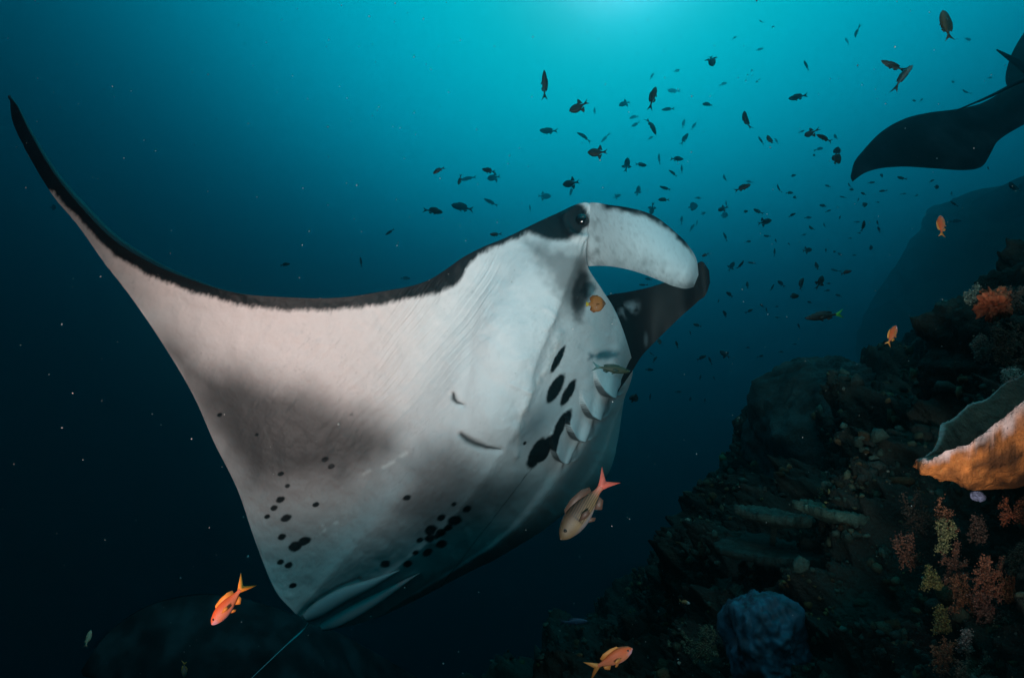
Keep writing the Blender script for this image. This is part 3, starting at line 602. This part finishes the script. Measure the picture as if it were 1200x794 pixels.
def growth():
    """small encrusting life all over the slope: nobody could count it"""
    n = 26000; nu, nv = RG.shape[:2]
    ci, cj = RNG.integers(0, nu, 900), RNG.integers(0, nv, 900); w = RNG.integers(0, 900, n)
    i = np.clip(ci[w]+RNG.normal(0, 7, n).astype(int), 0, nu-1); j = np.clip(cj[w]+RNG.normal(0, 6, n).astype(int), 0, nv-1); c = RG[i, j]; dist = np.linalg.norm(c, axis=1)
    me = reef.data; co = np.empty(len(me.vertices)*3); me.vertices.foreach_get('co', co); co = co.reshape(nu, nv, 3); c = co[i, j]
    rad = RNG.gamma(1.6, 1.0, n)*.0016*np.clip(dist, .8, 4); rad = np.clip(rad, .0015, .03)
    pal = np.array([(.10, .11, .07), (.06, .10, .08), (.16, .10, .05), (.30, .12, .06), (.35, .33, .27), (.05, .06, .05), (.22, .20, .08), (.30, .07, .04)])
    pr = np.array([.22, .22, .15, .09, .10, .13, .05, .04]); pick = np.where(RNG.random(n) < .75, RNG.choice(len(pal), 900, p=pr/pr.sum())[w], RNG.choice(len(pal), n, p=pr/pr.sum()))
    near = dist < 1.7; pick = np.where(~near & np.isin(pick, [3, 7]), 1, pick)
    cols = pal[pick]*RNG.uniform(.2, .9, (n, 1)); rad = np.where(np.isin(pick, [4]), rad*.45, rad)
    V, Fc, C = blobs(c+RN[i, j]*rad[:, None]*.4, rad, cols, RNG.uniform(.6, 1.4, (n, 3)), .45)
    o = mesh_obj('reef_growth', V, Fc, M_CORAL, None, C); tag(o, 'small encrusting corals, sponges and algae covering the reef slope', 'reef growth', kind='stuff')
growth()

# ================================================================== fish
def fish_profile(kind):
    # x from snout (0) to tail root (1), half height up, half height down, half width; relative to body length
    if kind == 'deep':   return [(0, .01, .01, .01), (.06, .10, .09, .05), (.2, .21, .19, .10), (.4, .27, .26, .12), (.6, .24, .24, .10), (.8, .12, .12, .05), (.93, .055, .055, .028), (1, .06, .06, .02)]
    if kind == 'slim':   return [(0, .008, .008, .008), (.06, .045, .045, .035), (.2, .095, .09, .065), (.42, .125, .12, .08), (.65, .10, .10, .06), (.85, .05, .05, .03), (.95, .032, .032, .018), (1, .035, .035, .014)]
    if kind == 'disc':   return [(0, .01, .01, .01), (.08, .14, .12, .05), (.25, .36, .34, .09), (.5, .46, .46, .10), (.75, .38, .38, .08), (.92, .12, .12, .03), (1, .09, .09, .02)]
    return [(0, .01, .01, .01), (.05, .07, .065, .05), (.18, .14, .135, .09), (.4, .185, .18, .11), (.62, .15, .15, .085), (.82, .08, .08, .04), (.94, .047, .047, .022), (1, .05, .05, .018)]
def fin_plate(poly, t):
    """thin tapered plate in the fish's plane (x along, z up) with real thickness"""
    poly = np.array(poly, float); n = len(poly); c = poly.mean(0); V = []
    for s in (-1, 1):
        for p in poly: V.append((p[0], s*t*.35, p[1]))
    V.append((c[0], -t, c[1])); V.append((c[0], t, c[1])); Fc = []
    for k in range(n):
        k2 = (k+1) % n; Fc.append((k, k2, 2*n)); Fc.append((n+k2, n+k, 2*n+1)); Fc.append((k, n+k, n+k2)); Fc.append((k, n+k2, k2))
    return np.array(V), np.array(Fc)
def fish_parts(kind, bend, nx, nr):
    pr = np.array(fish_profile(kind)); q = np.linspace(0, 1, nx)**.85; B = np.clip(herm(pr[:, 0], pr[:, 1:], q), .006, None); V = []
    bl = .80                                                          # body takes 0..bl of total length; head at +x
    for x, (u, d, w) in zip(q, B):
        for a in np.linspace(0, 2*math.pi, nr, endpoint=False):
            s = math.sin(a); V.append(((.5-x*bl), w*bl*math.cos(a)*abs(math.cos(a))**-.25 if abs(math.cos(a)) > 1e-6 else 0, (u if s > 0 else d)*bl*s))
    V += [(.5, 0, 0), (.5-bl, 0, 0)]; Fq = grid_faces_ring(nx, nr); m = nx*nr
    tri = [(0*nr+(k+1) % nr, k, m) for k in range(nr)]+[((nx-1)*nr+k, (nx-1)*nr+(k+1) % nr, m+1) for k in range(nr)]
    Ft = np.concatenate([np.stack([Fq[:, 0], Fq[:, 1], Fq[:, 2]], 1), np.stack([Fq[:, 0], Fq[:, 2], Fq[:, 3]], 1), np.array(tri)])
    parts = {'body': (np.array(V), Ft)}
    hu = {'deep': .27, 'slim': .12, 'disc': .46}.get(kind, .185)*bl
    if kind == 'deep':   # triggerfish-like: tall swept fins, sickle tail
        parts['dorsal_fin'] = fin_plate([(.08, hu*.75), (-.02, hu*1.0), (-.10, hu*1.85), (-.17, hu*1.5), (-.24, hu*.45), (-.1, hu*.6)], .008)
        parts['anal_fin'] = fin_plate([(.02, -hu*.8), (-.04, -hu*1.0), (-.12, -hu*1.75), (-.18, -hu*1.4), (-.24, -hu*.45), (-.1, -hu*.6)], .008)
        parts['tail_fin'] = fin_plate([(-.28, .035), (-.36, .07), (-.50, .145), (-.42, .055), (-.40, 0), (-.42, -.055), (-.50, -.145), (-.36, -.07), (-.28, -.035)], .008)
    elif kind == 'disc':
        parts['dorsal_fin'] = fin_plate([(.30, hu*.5), (.12, hu*1.12), (-.12, hu*1.10), (-.26, hu*.75), (-.22, hu*.35), (.1, hu*.5)], .008)
        parts['anal_fin'] = fin_plate([(.10, -hu*.95), (-.10, -hu*1.12), (-.26, -hu*.75), (-.22, -hu*.35), (0, -hu*.5)], .008)
        parts['tail_fin'] = fin_plate([(-.27, .05), (-.42, .12), (-.44, 0), (-.42, -.12), (-.27, -.05)], .008)
    else:
        k = 1.0 if kind == 'oval' else .8
        parts['dorsal_fin'] = fin_plate([(.26, hu*.75), (.20, hu*1.25), (.05, hu*1.35), (-.12, hu*1.15), (-.21, hu*.75), (-.18, hu*.35), (.05, hu*.7)], .006)
        parts['anal_fin'] = fin_plate([(-.04, -hu*.75), (-.10, -hu*1.25), (-.20, -hu*.85), (-.20, -hu*.4)], .006)
        parts['tail_fin'] = fin_plate([(-.27, .028*k), (-.37, .075*k), (-.50, .155*k), (-.43, .06*k), (-.385, 0), (-.43, -.06*k), (-.50, -.155*k), (-.37, -.075*k), (-.27, -.028*k)], .006)
        parts['pelvic_fin'] = fin_plate([(.16, -hu*.85), (.06, -hu*1.35), (.02, -hu*1.25), (.08, -hu*.7)], .006)
    if bend:
        for kk, (V, Fc) in parts.items():
            V = V.copy(); t = np.clip(.25-V[:, 0], 0, None); V[:, 1 if False else 2] += 0; V[:, 1] += bend*t*t; parts[kk] = (V, Fc)
    return parts
def fish_frame(px, py, d, len_px, ang, yaw, roll=0.0):
    a = math.radians(ang); h = math.cos(a)*RIGHT+math.sin(a)*UP; y = math.radians(yaw); h = h*math.cos(y)+FWD*math.sin(y)
    up = -math.sin(a)*RIGHT+math.cos(a)*UP
    if up @ UP < -1e-6 or (abs(up @ UP) < .05 and up @ RIGHT > 0): up = -up
    up = up-(up @ h)*h; up /= np.linalg.norm(up); sd = np.cross(up, h)
    if roll: r = math.radians(roll); up, sd = up*math.cos(r)+sd*math.sin(r), sd*math.cos(r)-up*math.sin(r)
    L = len_px*d/F/max(.55, math.cos(y))
    M = np.eye(4); M[:3, 0] = h*L; M[:3, 1] = sd*L; M[:3, 2] = up*L; M[:3, 3] = P(px, py, d); return Matrix(M.tolist())
_cache = {}
DARKS = [(.016, .02, .019), (.024, .021, .016), (.013, .017, .02)]
def small_fish_mesh(kind, variant):
    key = (kind, variant)
    if key not in _cache:
        pts = fish_parts(kind, [.0, .45, -.45, .9][variant % 4], 14, 10); V, Fc, off = [], [], 0
        for nm in pts:
            v, f = pts[nm]; V.append(v); Fc.append(f+off); off += len(v)
        V = np.concatenate(V); c = np.array(DARKS[variant % 3])[None]*np.where(V[:, 2:3] < -.03, 1.8, 1.0)*np.ones((len(V), 3))
        o = mesh_obj('school_fish', V, np.concatenate(Fc), M_FISH, None, c); _cache[key] = o.data; bpy.data.objects.remove(o)
    return _cache[key]
KIND = {'T': 'deep', 'E': 'slim', 'F': 'oval', 'C': 'disc'}
# seen x, seen y, length, heading (deg, 0 = right, 90 = up), kind, fade (0 near .. 1 far)
FISH = """638 100 31 92 E 0;643 154 22 172 F .25;514 199 16 215 F 0;539 212 11 250 F .05;549 209 20 186 E .55;573 200 17 165 F .05;579 208 17 192 T .45;508 247 21 355 F .1;542 243 26 172 F .2;575 237 18 155 E .45;638 230 16 0 T .75;
580 275 12 178 F 0;621 244 9 100 E .85;678 126 24 203 T 0;732 121 14 200 T .35;765 113 24 72 F 0;783 128 17 190 E .35;764 147 25 292 E .1;685 160 20 152 E .25;745 146 10 200 F .75;802 163 15 58 F .3;700 179 23 176 T 0;743 137 10 190 F .8;
788 107 13 180 F .85;793 83 10 30 F .9;764 89 8 60 F .9;762 162 8 30 F .8;708 163 13 230 E .85;801 145 10 80 F .85;813 148 9 60 F .85;697 131 12 90 E .9;735 193 16 88 T .2;751 193 15 0 F .15;793 186 15 350 F .2;789 203 13 145 E .2;772 186 11 95 E .6;
799 198 11 90 E .6;669 215 20 188 T .05;670 223 15 250 E .6;780 221 15 150 E .2;778 234 14 180 F .12;748 224 12 90 T .5;723 230 9 20 T .7;764 246 12 255 T .3;812 242 12 10 C .55;818 232 8 0 F .6;824 250 7 20 T .6;799 257 9 80 F .8;811 267 10 60 F .8;
817 261 7 90 E .7;834 70 19 272 T .05;892 26 7 130 E .25;945 77 13 136 E .25;935 114 19 182 F .05;830 122 15 184 F .2;861 44 6 20 F .85;890 58 9 10 F .9;848 98 10 20 F .9;993 48 9 120 F .85;873 142 23 97 F 0;892 165 12 130 E .3;902 165 16 97 F 0;910 165 8 110 E .6;
949 157 16 200 T 0;966 162 23 164 E 0;940 154 8 20 E .4;979 161 9 90 T .45;961 174 10 10 F .5;954 182 4 90 C .3;981 177 10 80 C .05;980 187 15 60 C 0;849 210 13 92 E .5;870 220 18 20 F 0;878 213 8 170 F .7;929 206 9 18 F .2;912 221 10 112 E .2;925 226 10 5 F .15;
970 218 7 160 F .3;932 231 7 190 T .2;846 245 11 200 T .1;851 239 8 95 E .45;849 252 9 0 C .7;873 248 9 13 F .2;888 248 12 146 F .15;896 260 14 12 T .12;928 252 8 27 F .15;965 241 10 170 F .15;971 247 6 20 F .3;988 231 8 160 E .3;947 255 8 0 F .4;984 255 6 60 F .3;
951 268 9 115 F .15;942 275 6 10 F .4;966 264 6 110 F .5;850 277 11 106 E .3;899 277 8 150 F .2;877 283 8 10 F .2;909 282 5 120 F .3;925 286 5 150 F .2;908 295 9 86 E .3;946 293 13 10 T .12;968 293 5 80 F .3;977 295 7 15 F .25;997 279 4 0 F .4;984 298 6 140 F .5;
826 299 9 200 F 0;857 312 11 62 T .3;868 311 12 68 E .1;881 308 10 170 E .2;957 312 11 96 F .1;991 319 13 14 F 0;978 317 11 158 E .4;876 334 9 84 F .2;915 332 11 146 F .15;938 333 18 62 F .05;962 330 16 70 T .05;971 332 7 0 E .2;905 337 9 72 E .3;
929 347 18 5 F .05;970 340 6 0 F .2;855 345 11 148 F .1;842 353 5 90 F .3;850 368 11 130 F .15;879 364 9 32 F .15;893 358 7 152 F .15;898 363 6 100 F .4;910 359 5 0 F .3;911 372 5 160 F .3;949 354 7 160 F .2;936 382 7 110 F .2;983 346 7 160 F .3;
849 415 13 140 T .12;822 419 12 28 F .1;832 422 10 120 E .3;876 407 5 0 F .3;892 417 7 10 F .3;915 412 6 0 F .4;931 403 5 0 F .5;772 400 8 4 C 0;793 403 8 112 F .1;809 390 6 110 E .3;817 381 10 162 F .1;767 421 9 48 F .2;763 414 6 140 E .3;761 433 9 0 F .2;
821 442 7 80 F .5;837 443 6 120 F .6;795 459 8 10 F .5;762 465 9 88 E .4;809 468 7 90 F .6;826 469 6 80 F .6;1003 39 14 250 E .3;1134 46 11 0 F .5;1160 91 6 0 F .6;1116 96 7 0 F .5;1131 108 10 150 E .4;1071 118 7 0 F .4;1080 117 5 40 F .3;
1034 206 9 160 F .3;1056 209 10 155 F .1;1021 214 7 0 F .3;995 217 6 130 F .4;999 222 9 180 F .3;1034 224 8 180 F .2;1012 227 7 150 F .2;1006 234 5 70 F .3;1013 240 7 20 C .2;1029 237 4 0 F .3;1092 212 6 30 F .3;1098 219 6 0 C .15;1115 227 6 85 F .5;
1060 227 6 10 F .5;1074 229 7 20 F .5;1118 239 10 130 E .1;1012 265 13 92 F .05;1028 261 6 100 F .2;1030 269 8 110 F .2;1007 273 5 0 F .3;1020 290 7 0 C .2;1005 260 6 0 F .5;1001 299 6 0 F .5;1120 259 11 0 F .3;1158 198 7 80 F .2;
334 310 11 15 F .1;423 307 13 100 E .2;457 272 13 212 E .1;475 326 12 0 F .6;753 334 10 170 E .1;760 327 8 165 F .3;743 467 13 70 C .05;63 243 8 0 C .5;1188 221 18 102 F .05"""
def nice_label(x, y, L, ang, kind, fade, i):
    where = ('over the manta wing' if x < 600 else 'above the manta head' if x < 820 and y < 300 else 'under the manta head fin' if x < 845 and y > 325 else
             'below the second manta' if x > 985 and y > 195 else 'beside the second manta' if x > 985 else 'in the upper school' if y < 200 else 'in the lower school')
    tone = 'faint' if fade >= .45 else 'hazy' if fade >= .18 else 'dark'
    k = {'T': 'deep-bodied', 'E': 'slender', 'F': 'oval', 'C': 'rounded'}[kind]; a = ang % 360
    face = ('heading right' if a < 30 or a > 330 else 'angled up right' if a < 68 else 'nose up' if a < 112 else 'angled up left' if a < 150 else 'heading left' if a < 210 else 'angled down left' if a < 250 else 'nose down' if a < 290 else 'angled down right')
    return f"{'tiny ' if L < 7.5 else ''}{tone} {k} fish {face} {where}"
ORD = ['highest', 'second highest', 'third highest', 'fourth highest', 'fifth highest', 'sixth highest', 'seventh highest', 'eighth highest', 'ninth highest', 'tenth highest']
CNT = ['', '', 'two', 'three', 'four', 'five', 'six', 'seven', 'eight', 'nine', 'ten']
def tell_apart(items):
    by = {}
    for o, y in items: by.setdefault(o['label'], []).append((y, o.name, o))
    for lab, lst in by.items():
        n = len(lst)
        if n < 2 or n > 10: continue
        lst.sort()
        for k, (_, _, o) in enumerate(lst): o['label'] = lab+', '+('lowest' if k == n-1 else ORD[k])+' of '+CNT[n]
SPECIAL = {(638, 100): 'slender dark fish pointing straight up with pale belly line, alone high in the water', (678, 126): 'black triggerfish-shaped fish with tall fins, highest of three near the manta head',
  (700, 179): 'black deep-bodied fish with swept fins, middle of three above the manta head', (669, 215): 'black deep-bodied fish just above the manta forehead', (765, 113): 'dark oval fish nose up, largest of the upper school',
  (764, 147): 'slender dark fish diving head down below the largest upper fish', (873, 142): 'dark spindle fish nose up, right of the bubbles and alone', (966, 162): 'dark slender fish next to the black clump left of the second manta',
  (949, 157): 'black stubby fish touching the slender fish left of the second manta', (980, 187): 'round black fish lowest of the clump left of the second manta', (870, 220): 'dark oval fish with drooping fin, alone below the nose-up pair',
  (902, 165): 'black oval fish nose up between two fainter slender fish', (938, 333): 'dark oval fish angled up, resting over the horizontal one in the lower school', (929, 347): 'dark horizontal fish right under the angled fish in the lower school',
  (962, 330): 'dark ragged-finned fish angled up, right of the angled pair in the lower school', (834, 70): 'dark fish diving with tail up, highest above the manta head fin', (935, 114): 'dark horizontal fish with pale fin tips, left of the second manta and above the clump',
  (643, 154): 'slim dark fish heading left beneath the lone upright fish', (542, 243): 'hazy oval fish, longest of the group over the manta back', (508, 247): 'dark fish heading right, lowest left of the group over the manta back',
  (514, 199): 'dark oval fish tilted down, uppermost left over the manta back', (580, 275): 'small dark fish almost touching the manta leading edge', (991, 319): 'dark oval fish right of the lower school, heading right',
  (1188, 221): 'dark upright fish against the far reef wall at the frame edge', (743, 467): 'roundish dark fish close under the manta gills', (826, 299): 'small black fish just above the tip of the far head fin',
  (457, 272): 'small slender dark fish alone over the middle of the wing', (334, 310): 'small dark oval fish alone above the black wing edge', (423, 307): 'small upright slender fish just above the black wing edge', (63, 243): 'blurry dark speck-like fish left of the narrow wing tip'}
SCHOOL = []
for i, row in enumerate(FISH.replace('\n', '').split(';')):
    x, y, L, a, k, fade = row.split(); x, y, L, a, fade = float(x), float(y), float(L), float(a), float(fade)
    d = 3.3+fade*34+random.uniform(-.2, .6)
    if x < 840 and y > 380 or (x < 845 and y > 325): d = max(d, 3.6)
    me = small_fish_mesh(KIND[k], i % 12)
    o = link(bpy.data.objects.new('school_fish', me)); o.matrix_world = fish_frame(x, y, d, L, a, random.uniform(-28, 28), random.uniform(-18, 18))
    tag(o, SPECIAL.get((int(x), int(y)), nice_label(x, y, L, a, k, fade, i)), 'fish', 'dark fish schooling between the manta and the reef'); SCHOOL.append((o, y))
tell_apart(SCHOOL)

def hero_fish(name, px, py, d, L, ang, kind, label, colfun, yaw=0, bend=0, finc=(.5, .2, .1), bodyres=(60, 40), tailc=None, eye=.02, roll=0, long_tail=False, side=1):
    M = fish_frame(px, py, d, L, ang, yaw, roll); root = empty(name, (0, 0, 0)); root.matrix_world = M; tag(root, label, 'fish')
    pts = fish_parts(kind, bend, *bodyres)
    for nm, (V, Fc) in pts.items():
        V = V.copy()
        if nm == 'tail_fin' and long_tail: V[:, 2] *= 1.35; V[:, 0] = np.where(V[:, 0] < -.45, V[:, 0]-.06, V[:, 0])
        if nm == 'body': C = colfun(V)
        else: C = np.broadcast_to(np.array(tailc if (nm == 'tail_fin' and tailc) else finc), (len(V), 3))
        me_o = mesh_obj(nm, V, Fc, M_FISH, None, C); me_o.parent = root
    pec = fin_plate([(.20, -.02), (.10, .015), (.02, -.01), (.04, -.06), (.12, -.06)], .004)
    w = {'deep': .1, 'slim': .07, 'disc': .085}.get(kind, .088)
    for s in (-1, 1):
        V = pec[0].copy(); V[:, 1] += s*(w+.01+np.clip(.2-V[:, 0], 0, 1)*.25)
        o = mesh_obj('pectoral_fin', V, pec[1], M_FISH, None, np.broadcast_to(np.array(finc)*.9, (len(V), 3))); o.parent = root
        ev = IV*eye+np.array([.385, s*(.055 if kind != 'slim' else .04), .035]); o = mesh_obj('eye', ev, IF, M_EYE, None); o.parent = root
    return root
def striped(V):
    z = V[:, 2]; x = V[:, 0]; st = .5+.5*np.sin((z+.10*x*x+.10*x)*2*math.pi/.027); m = smooth(.26, .16, x)*smooth(-.11, -.07, z)
    top = smooth(-.06, .11, z)[:, None]; c = np.array([.40, .27, .13])*(1-top)+np.array([.13, .065, .03])*top
    c = c*(1-.80*(st*m)[:, None]); bel = smooth(-.06, -.12, z)[:, None]; c = c*(1-bel)+np.array([.30, .28, .30])*bel
    hd = smooth(.20, .34, x)[:, None]*.5; c = c*(1-hd)+np.array([.24, .17, .10])*hd
    gl = np.exp(-((x-.19)/.012)**2)*smooth(.10, .02, np.abs(z)); c = c*(1-.7*gl[:, None])
    c = c*.34; tl = smooth(-.14, -.30, x)[:, None]*.7; return c*(1-tl)+np.array([.30, .07, .045])*tl
hero_fish('striped_fish', 686, 593, 1.15, 92, 229, 'oval', 'large gold striped fish with red tail, diving below the manta gills', striped, yaw=-14, finc=(.06, .032, .022), bodyres=(150, 110), tailc=(.34, .07, .05), bend=.12, eye=.026)
def anth(V):
    z = V[:, 2]; x = V[:, 0]; top = smooth(-.06, .08, z)[:, None]; c = np.array([.66, .26, .14])*(1-top)+np.array([.62, .13, .03])*top
    hd = (smooth(.30, .46, x)*smooth(.04, -.04, z))[:, None]; c = c*(1-hd)+np.array([.55, .40, .55])*hd
    b = smooth(-.09, -.13, z)[:, None]*.7; return (c*(1-b)+np.array([.50, .36, .42])*b)*np.array([.85, .62, .55])
def anth2(V): return anth(V)*np.array([.72, .80, .8])
hero_fish('orange_anthias', 269, 706, .70, 57, 232, 'oval', 'vivid orange fish with forked tail diving left of the manta tail', anth, yaw=-12, finc=(.66, .22, .03), tailc=(.72, .26, .03), bodyres=(80, 50), long_tail=True, eye=.028)
hero_fish('orange_anthias', 716, 772, .85, 56, 21, 'oval', 'orange fish with pale violet belly heading right at the bottom edge', anth2, yaw=10, finc=(.45, .17, .04), tailc=(.5, .2, .05), bodyres=(80, 50), long_tail=True, eye=.028)
hero_fish('orange_anthias', 1103, 265, 1.7, 28, 78, 'oval', 'small orange fish nose up in front of the far reef wall', anth, yaw=20, finc=(.55, .2, .04), bodyres=(40, 24))
hero_fish('orange_anthias', 1045, 393, 1.7, 28, 57, 'oval', 'small orange fish angled up over the boulder coral', anth, yaw=15, finc=(.6, .22, .04), bodyres=(40, 24))
hero_fish('small_tan_fish', 103, 748, 1.5, 14, 105, 'oval', 'tiny tan fish nose up in the dark lower left', lambda V: np.broadcast_to(np.array([.3, .22, .14]), V.shape), yaw=45, finc=(.25, .17, .1), bodyres=(24, 16))
hero_fish('small_tan_fish', 216, 784, 1.4, 26, 258, 'slim', 'slender greyish tan fish at the bottom edge near the deep manta', lambda V: np.broadcast_to(np.array([.26, .21, .18]), V.shape), yaw=20, finc=(.45, .27, .06), bodyres=(24, 16))
def bfly(V):
    x = V[:, 0]; c = np.broadcast_to(np.array([.24, .085, .012]), V.shape).copy(); e = smooth(.25, .40, x)[:, None]*.75; return c*(1-e)+np.array([.05, .03, .02])*e
hero_fish('butterflyfish', 697.5, 356, 2.02, 25, 2, 'disc', 'small orange-brown disc-shaped fish with yellow tail in front of the manta mouth', bfly, yaw=0, finc=(.18, .06, .012), tailc=(.38, .28, .02), bodyres=(50, 30), eye=.02)
hero_fish('cleaner_wrasse', 716, 432, 2.12, 46, 352, 'slim', 'slender dark green fish picking at the manta belly beside the gills', lambda V: np.broadcast_to(np.array([.035, .05, .03]), V.shape)*(1+1.5*smooth(-.2, -.33, V[:, 0])[:, None]), yaw=6, finc=(.035, .06, .05), tailc=(.10, .2, .2), bodyres=(50, 30))
hero_fish('dark_parrotfish', 966, 370, 2.6, 46, 187, 'slim', 'largest black fish of the lower school with a bright green tail tip', lambda V: np.broadcast_to(np.array([.007, .010, .009]), V.shape), yaw=0, finc=(.01, .014, .012), tailc=(.05, .30, .04), bodyres=(50, 30))
hero_fish('brown_anthias', 1109, 30, 2.3, 39, 97, 'oval', 'brown green-edged fish nose up with forked tail, alone near the upper edge', lambda V: np.clip(np.array([.05, .06, .035])+smooth(.02, -.08, V[:, 2])[:, None]*np.array([.10, .05, .02]), 0, 1), yaw=8, finc=(.07, .07, .04), tailc=(.09, .06, .03), bodyres=(50, 30))
hero_fish('slender_fusilier', 1047, 78, 2.6, 31, 148, 'slim', 'slender dark fish with bent tail, upper of the crossing pair by the second manta', lambda V: np.clip(np.array([.05, .055, .045])+smooth(.03, -.05, V[:, 2])[:, None]*.12, 0, 1), yaw=8, finc=(.05, .05, .04), bend=-.5, bodyres=(40, 24), roll=50)
hero_fish('slender_fusilier', 1058, 88, 2.55, 37, 44, 'slim', 'slender dark fish with bent tail, lower of the crossing pair by the second manta', lambda V: np.clip(np.array([.05, .055, .045])+smooth(.03, -.05, V[:, 2])[:, None]*.12, 0, 1), yaw=8, finc=(.05, .05, .04), bend=.5, bodyres=(40, 24), roll=50)
hero_fish('reef_fish', 802, 705, 1.9, 14, 345, 'oval', 'tiny orange fish with white face resting on the dark reef', lambda V: np.array([.32, .14, .05])*(1-smooth(.15, .3, V[:, 0])[:, None])+np.array([.5, .52, .5])*smooth(.15, .3, V[:, 0])[:, None], finc=(.3, .15, .05), bodyres=(24, 16))
hero_fish('blue_grey_fish', 672, 728, 2.4, 34, 2, 'slim', 'dim blue-grey fish in the dark below the manta', lambda V: np.broadcast_to(np.array([.05, .08, .13]), V.shape), finc=(.04, .06, .1), bodyres=(30, 20))

# ================================================================== bubbles and drifting specks
BUB = []
for k, (x, y, r) in enumerate([(906, 32, 1.6), (881, 83, 1.4), (876, 88, 1.1), (881.5, 88.5, .9), (874, 95, 1.3), (887, 96, 1.5), (890, 93.5, 1.2)]):
    c = P(x, y, 2.4); V = np.array([[c+r*2.4/F*np.array([math.sin(a)*math.cos(b), math.sin(a)*math.sin(b), math.cos(a)*.85]) for a in np.linspace(0, math.pi, 9)] for b in np.linspace(0, 2*math.pi, 12, endpoint=False)])
    o = mesh_obj('air_bubble', V, grid_faces(12, 9, True), M_BUB); tag(o, 'lone air bubble highest, above the cluster' if k == 0 else 'tiny air bubble in the rising cluster left of the second manta', 'bubble', 'air bubbles'); BUB.append((o, y))
tell_apart(BUB)
def snow():
    n = 700; px = RNG.uniform(-30, 1230, n); py = RNG.uniform(-20, 810, n); d = RNG.uniform(1.0, 3.4, n)
    V, Fc, _ = blobs(P(px, py, d), np.exp(RNG.normal(-.85, .40, n))*d/F*.9, None, RNG.uniform(.6, 1.5, (n, 3)), .3)
    tag(mesh_obj('marine_snow', V, Fc, M_SNOW), 'fine pale specks drifting in the water', 'marine snow', kind='stuff')
snow()

# ================================================================== the water itself
def haze():
    x0, x1, y0, y1, z0, z1 = -60, 150, -3, 108, -38, 34
    V = [(x, y, z) for x in (x0, x1) for y in (y0, y1) for z in (z0, z1)]
    Fc = [(0, 1, 3, 2), (4, 6, 7, 5), (0, 4, 5, 1), (2, 3, 7, 6), (0, 2, 6, 4), (1, 5, 7, 3)]
    m = bpy.data.materials.new('water_haze'); m.use_nodes = True; t = m.node_tree; t.nodes.clear()
    o = t.nodes.new('ShaderNodeOutputMaterial'); v = t.nodes.new('ShaderNodeVolumePrincipled')
    v.inputs['Density'].default_value = .10; v.inputs['Color'].default_value = (.03, .15, .17, 1); v.inputs['Anisotropy'].default_value = .93
    v.inputs['Absorption Color'].default_value = (0, .62, .68, 1)
    v.inputs['Density Attribute'].default_value = ''
    t.links.new(v.outputs[0], o.inputs['Volume'])
    ob = mesh_obj('haze', V, Fc, m, smoothed=False); tag(ob, 'blue-green sea water veiling everything in the distance', kind='stuff')
haze()
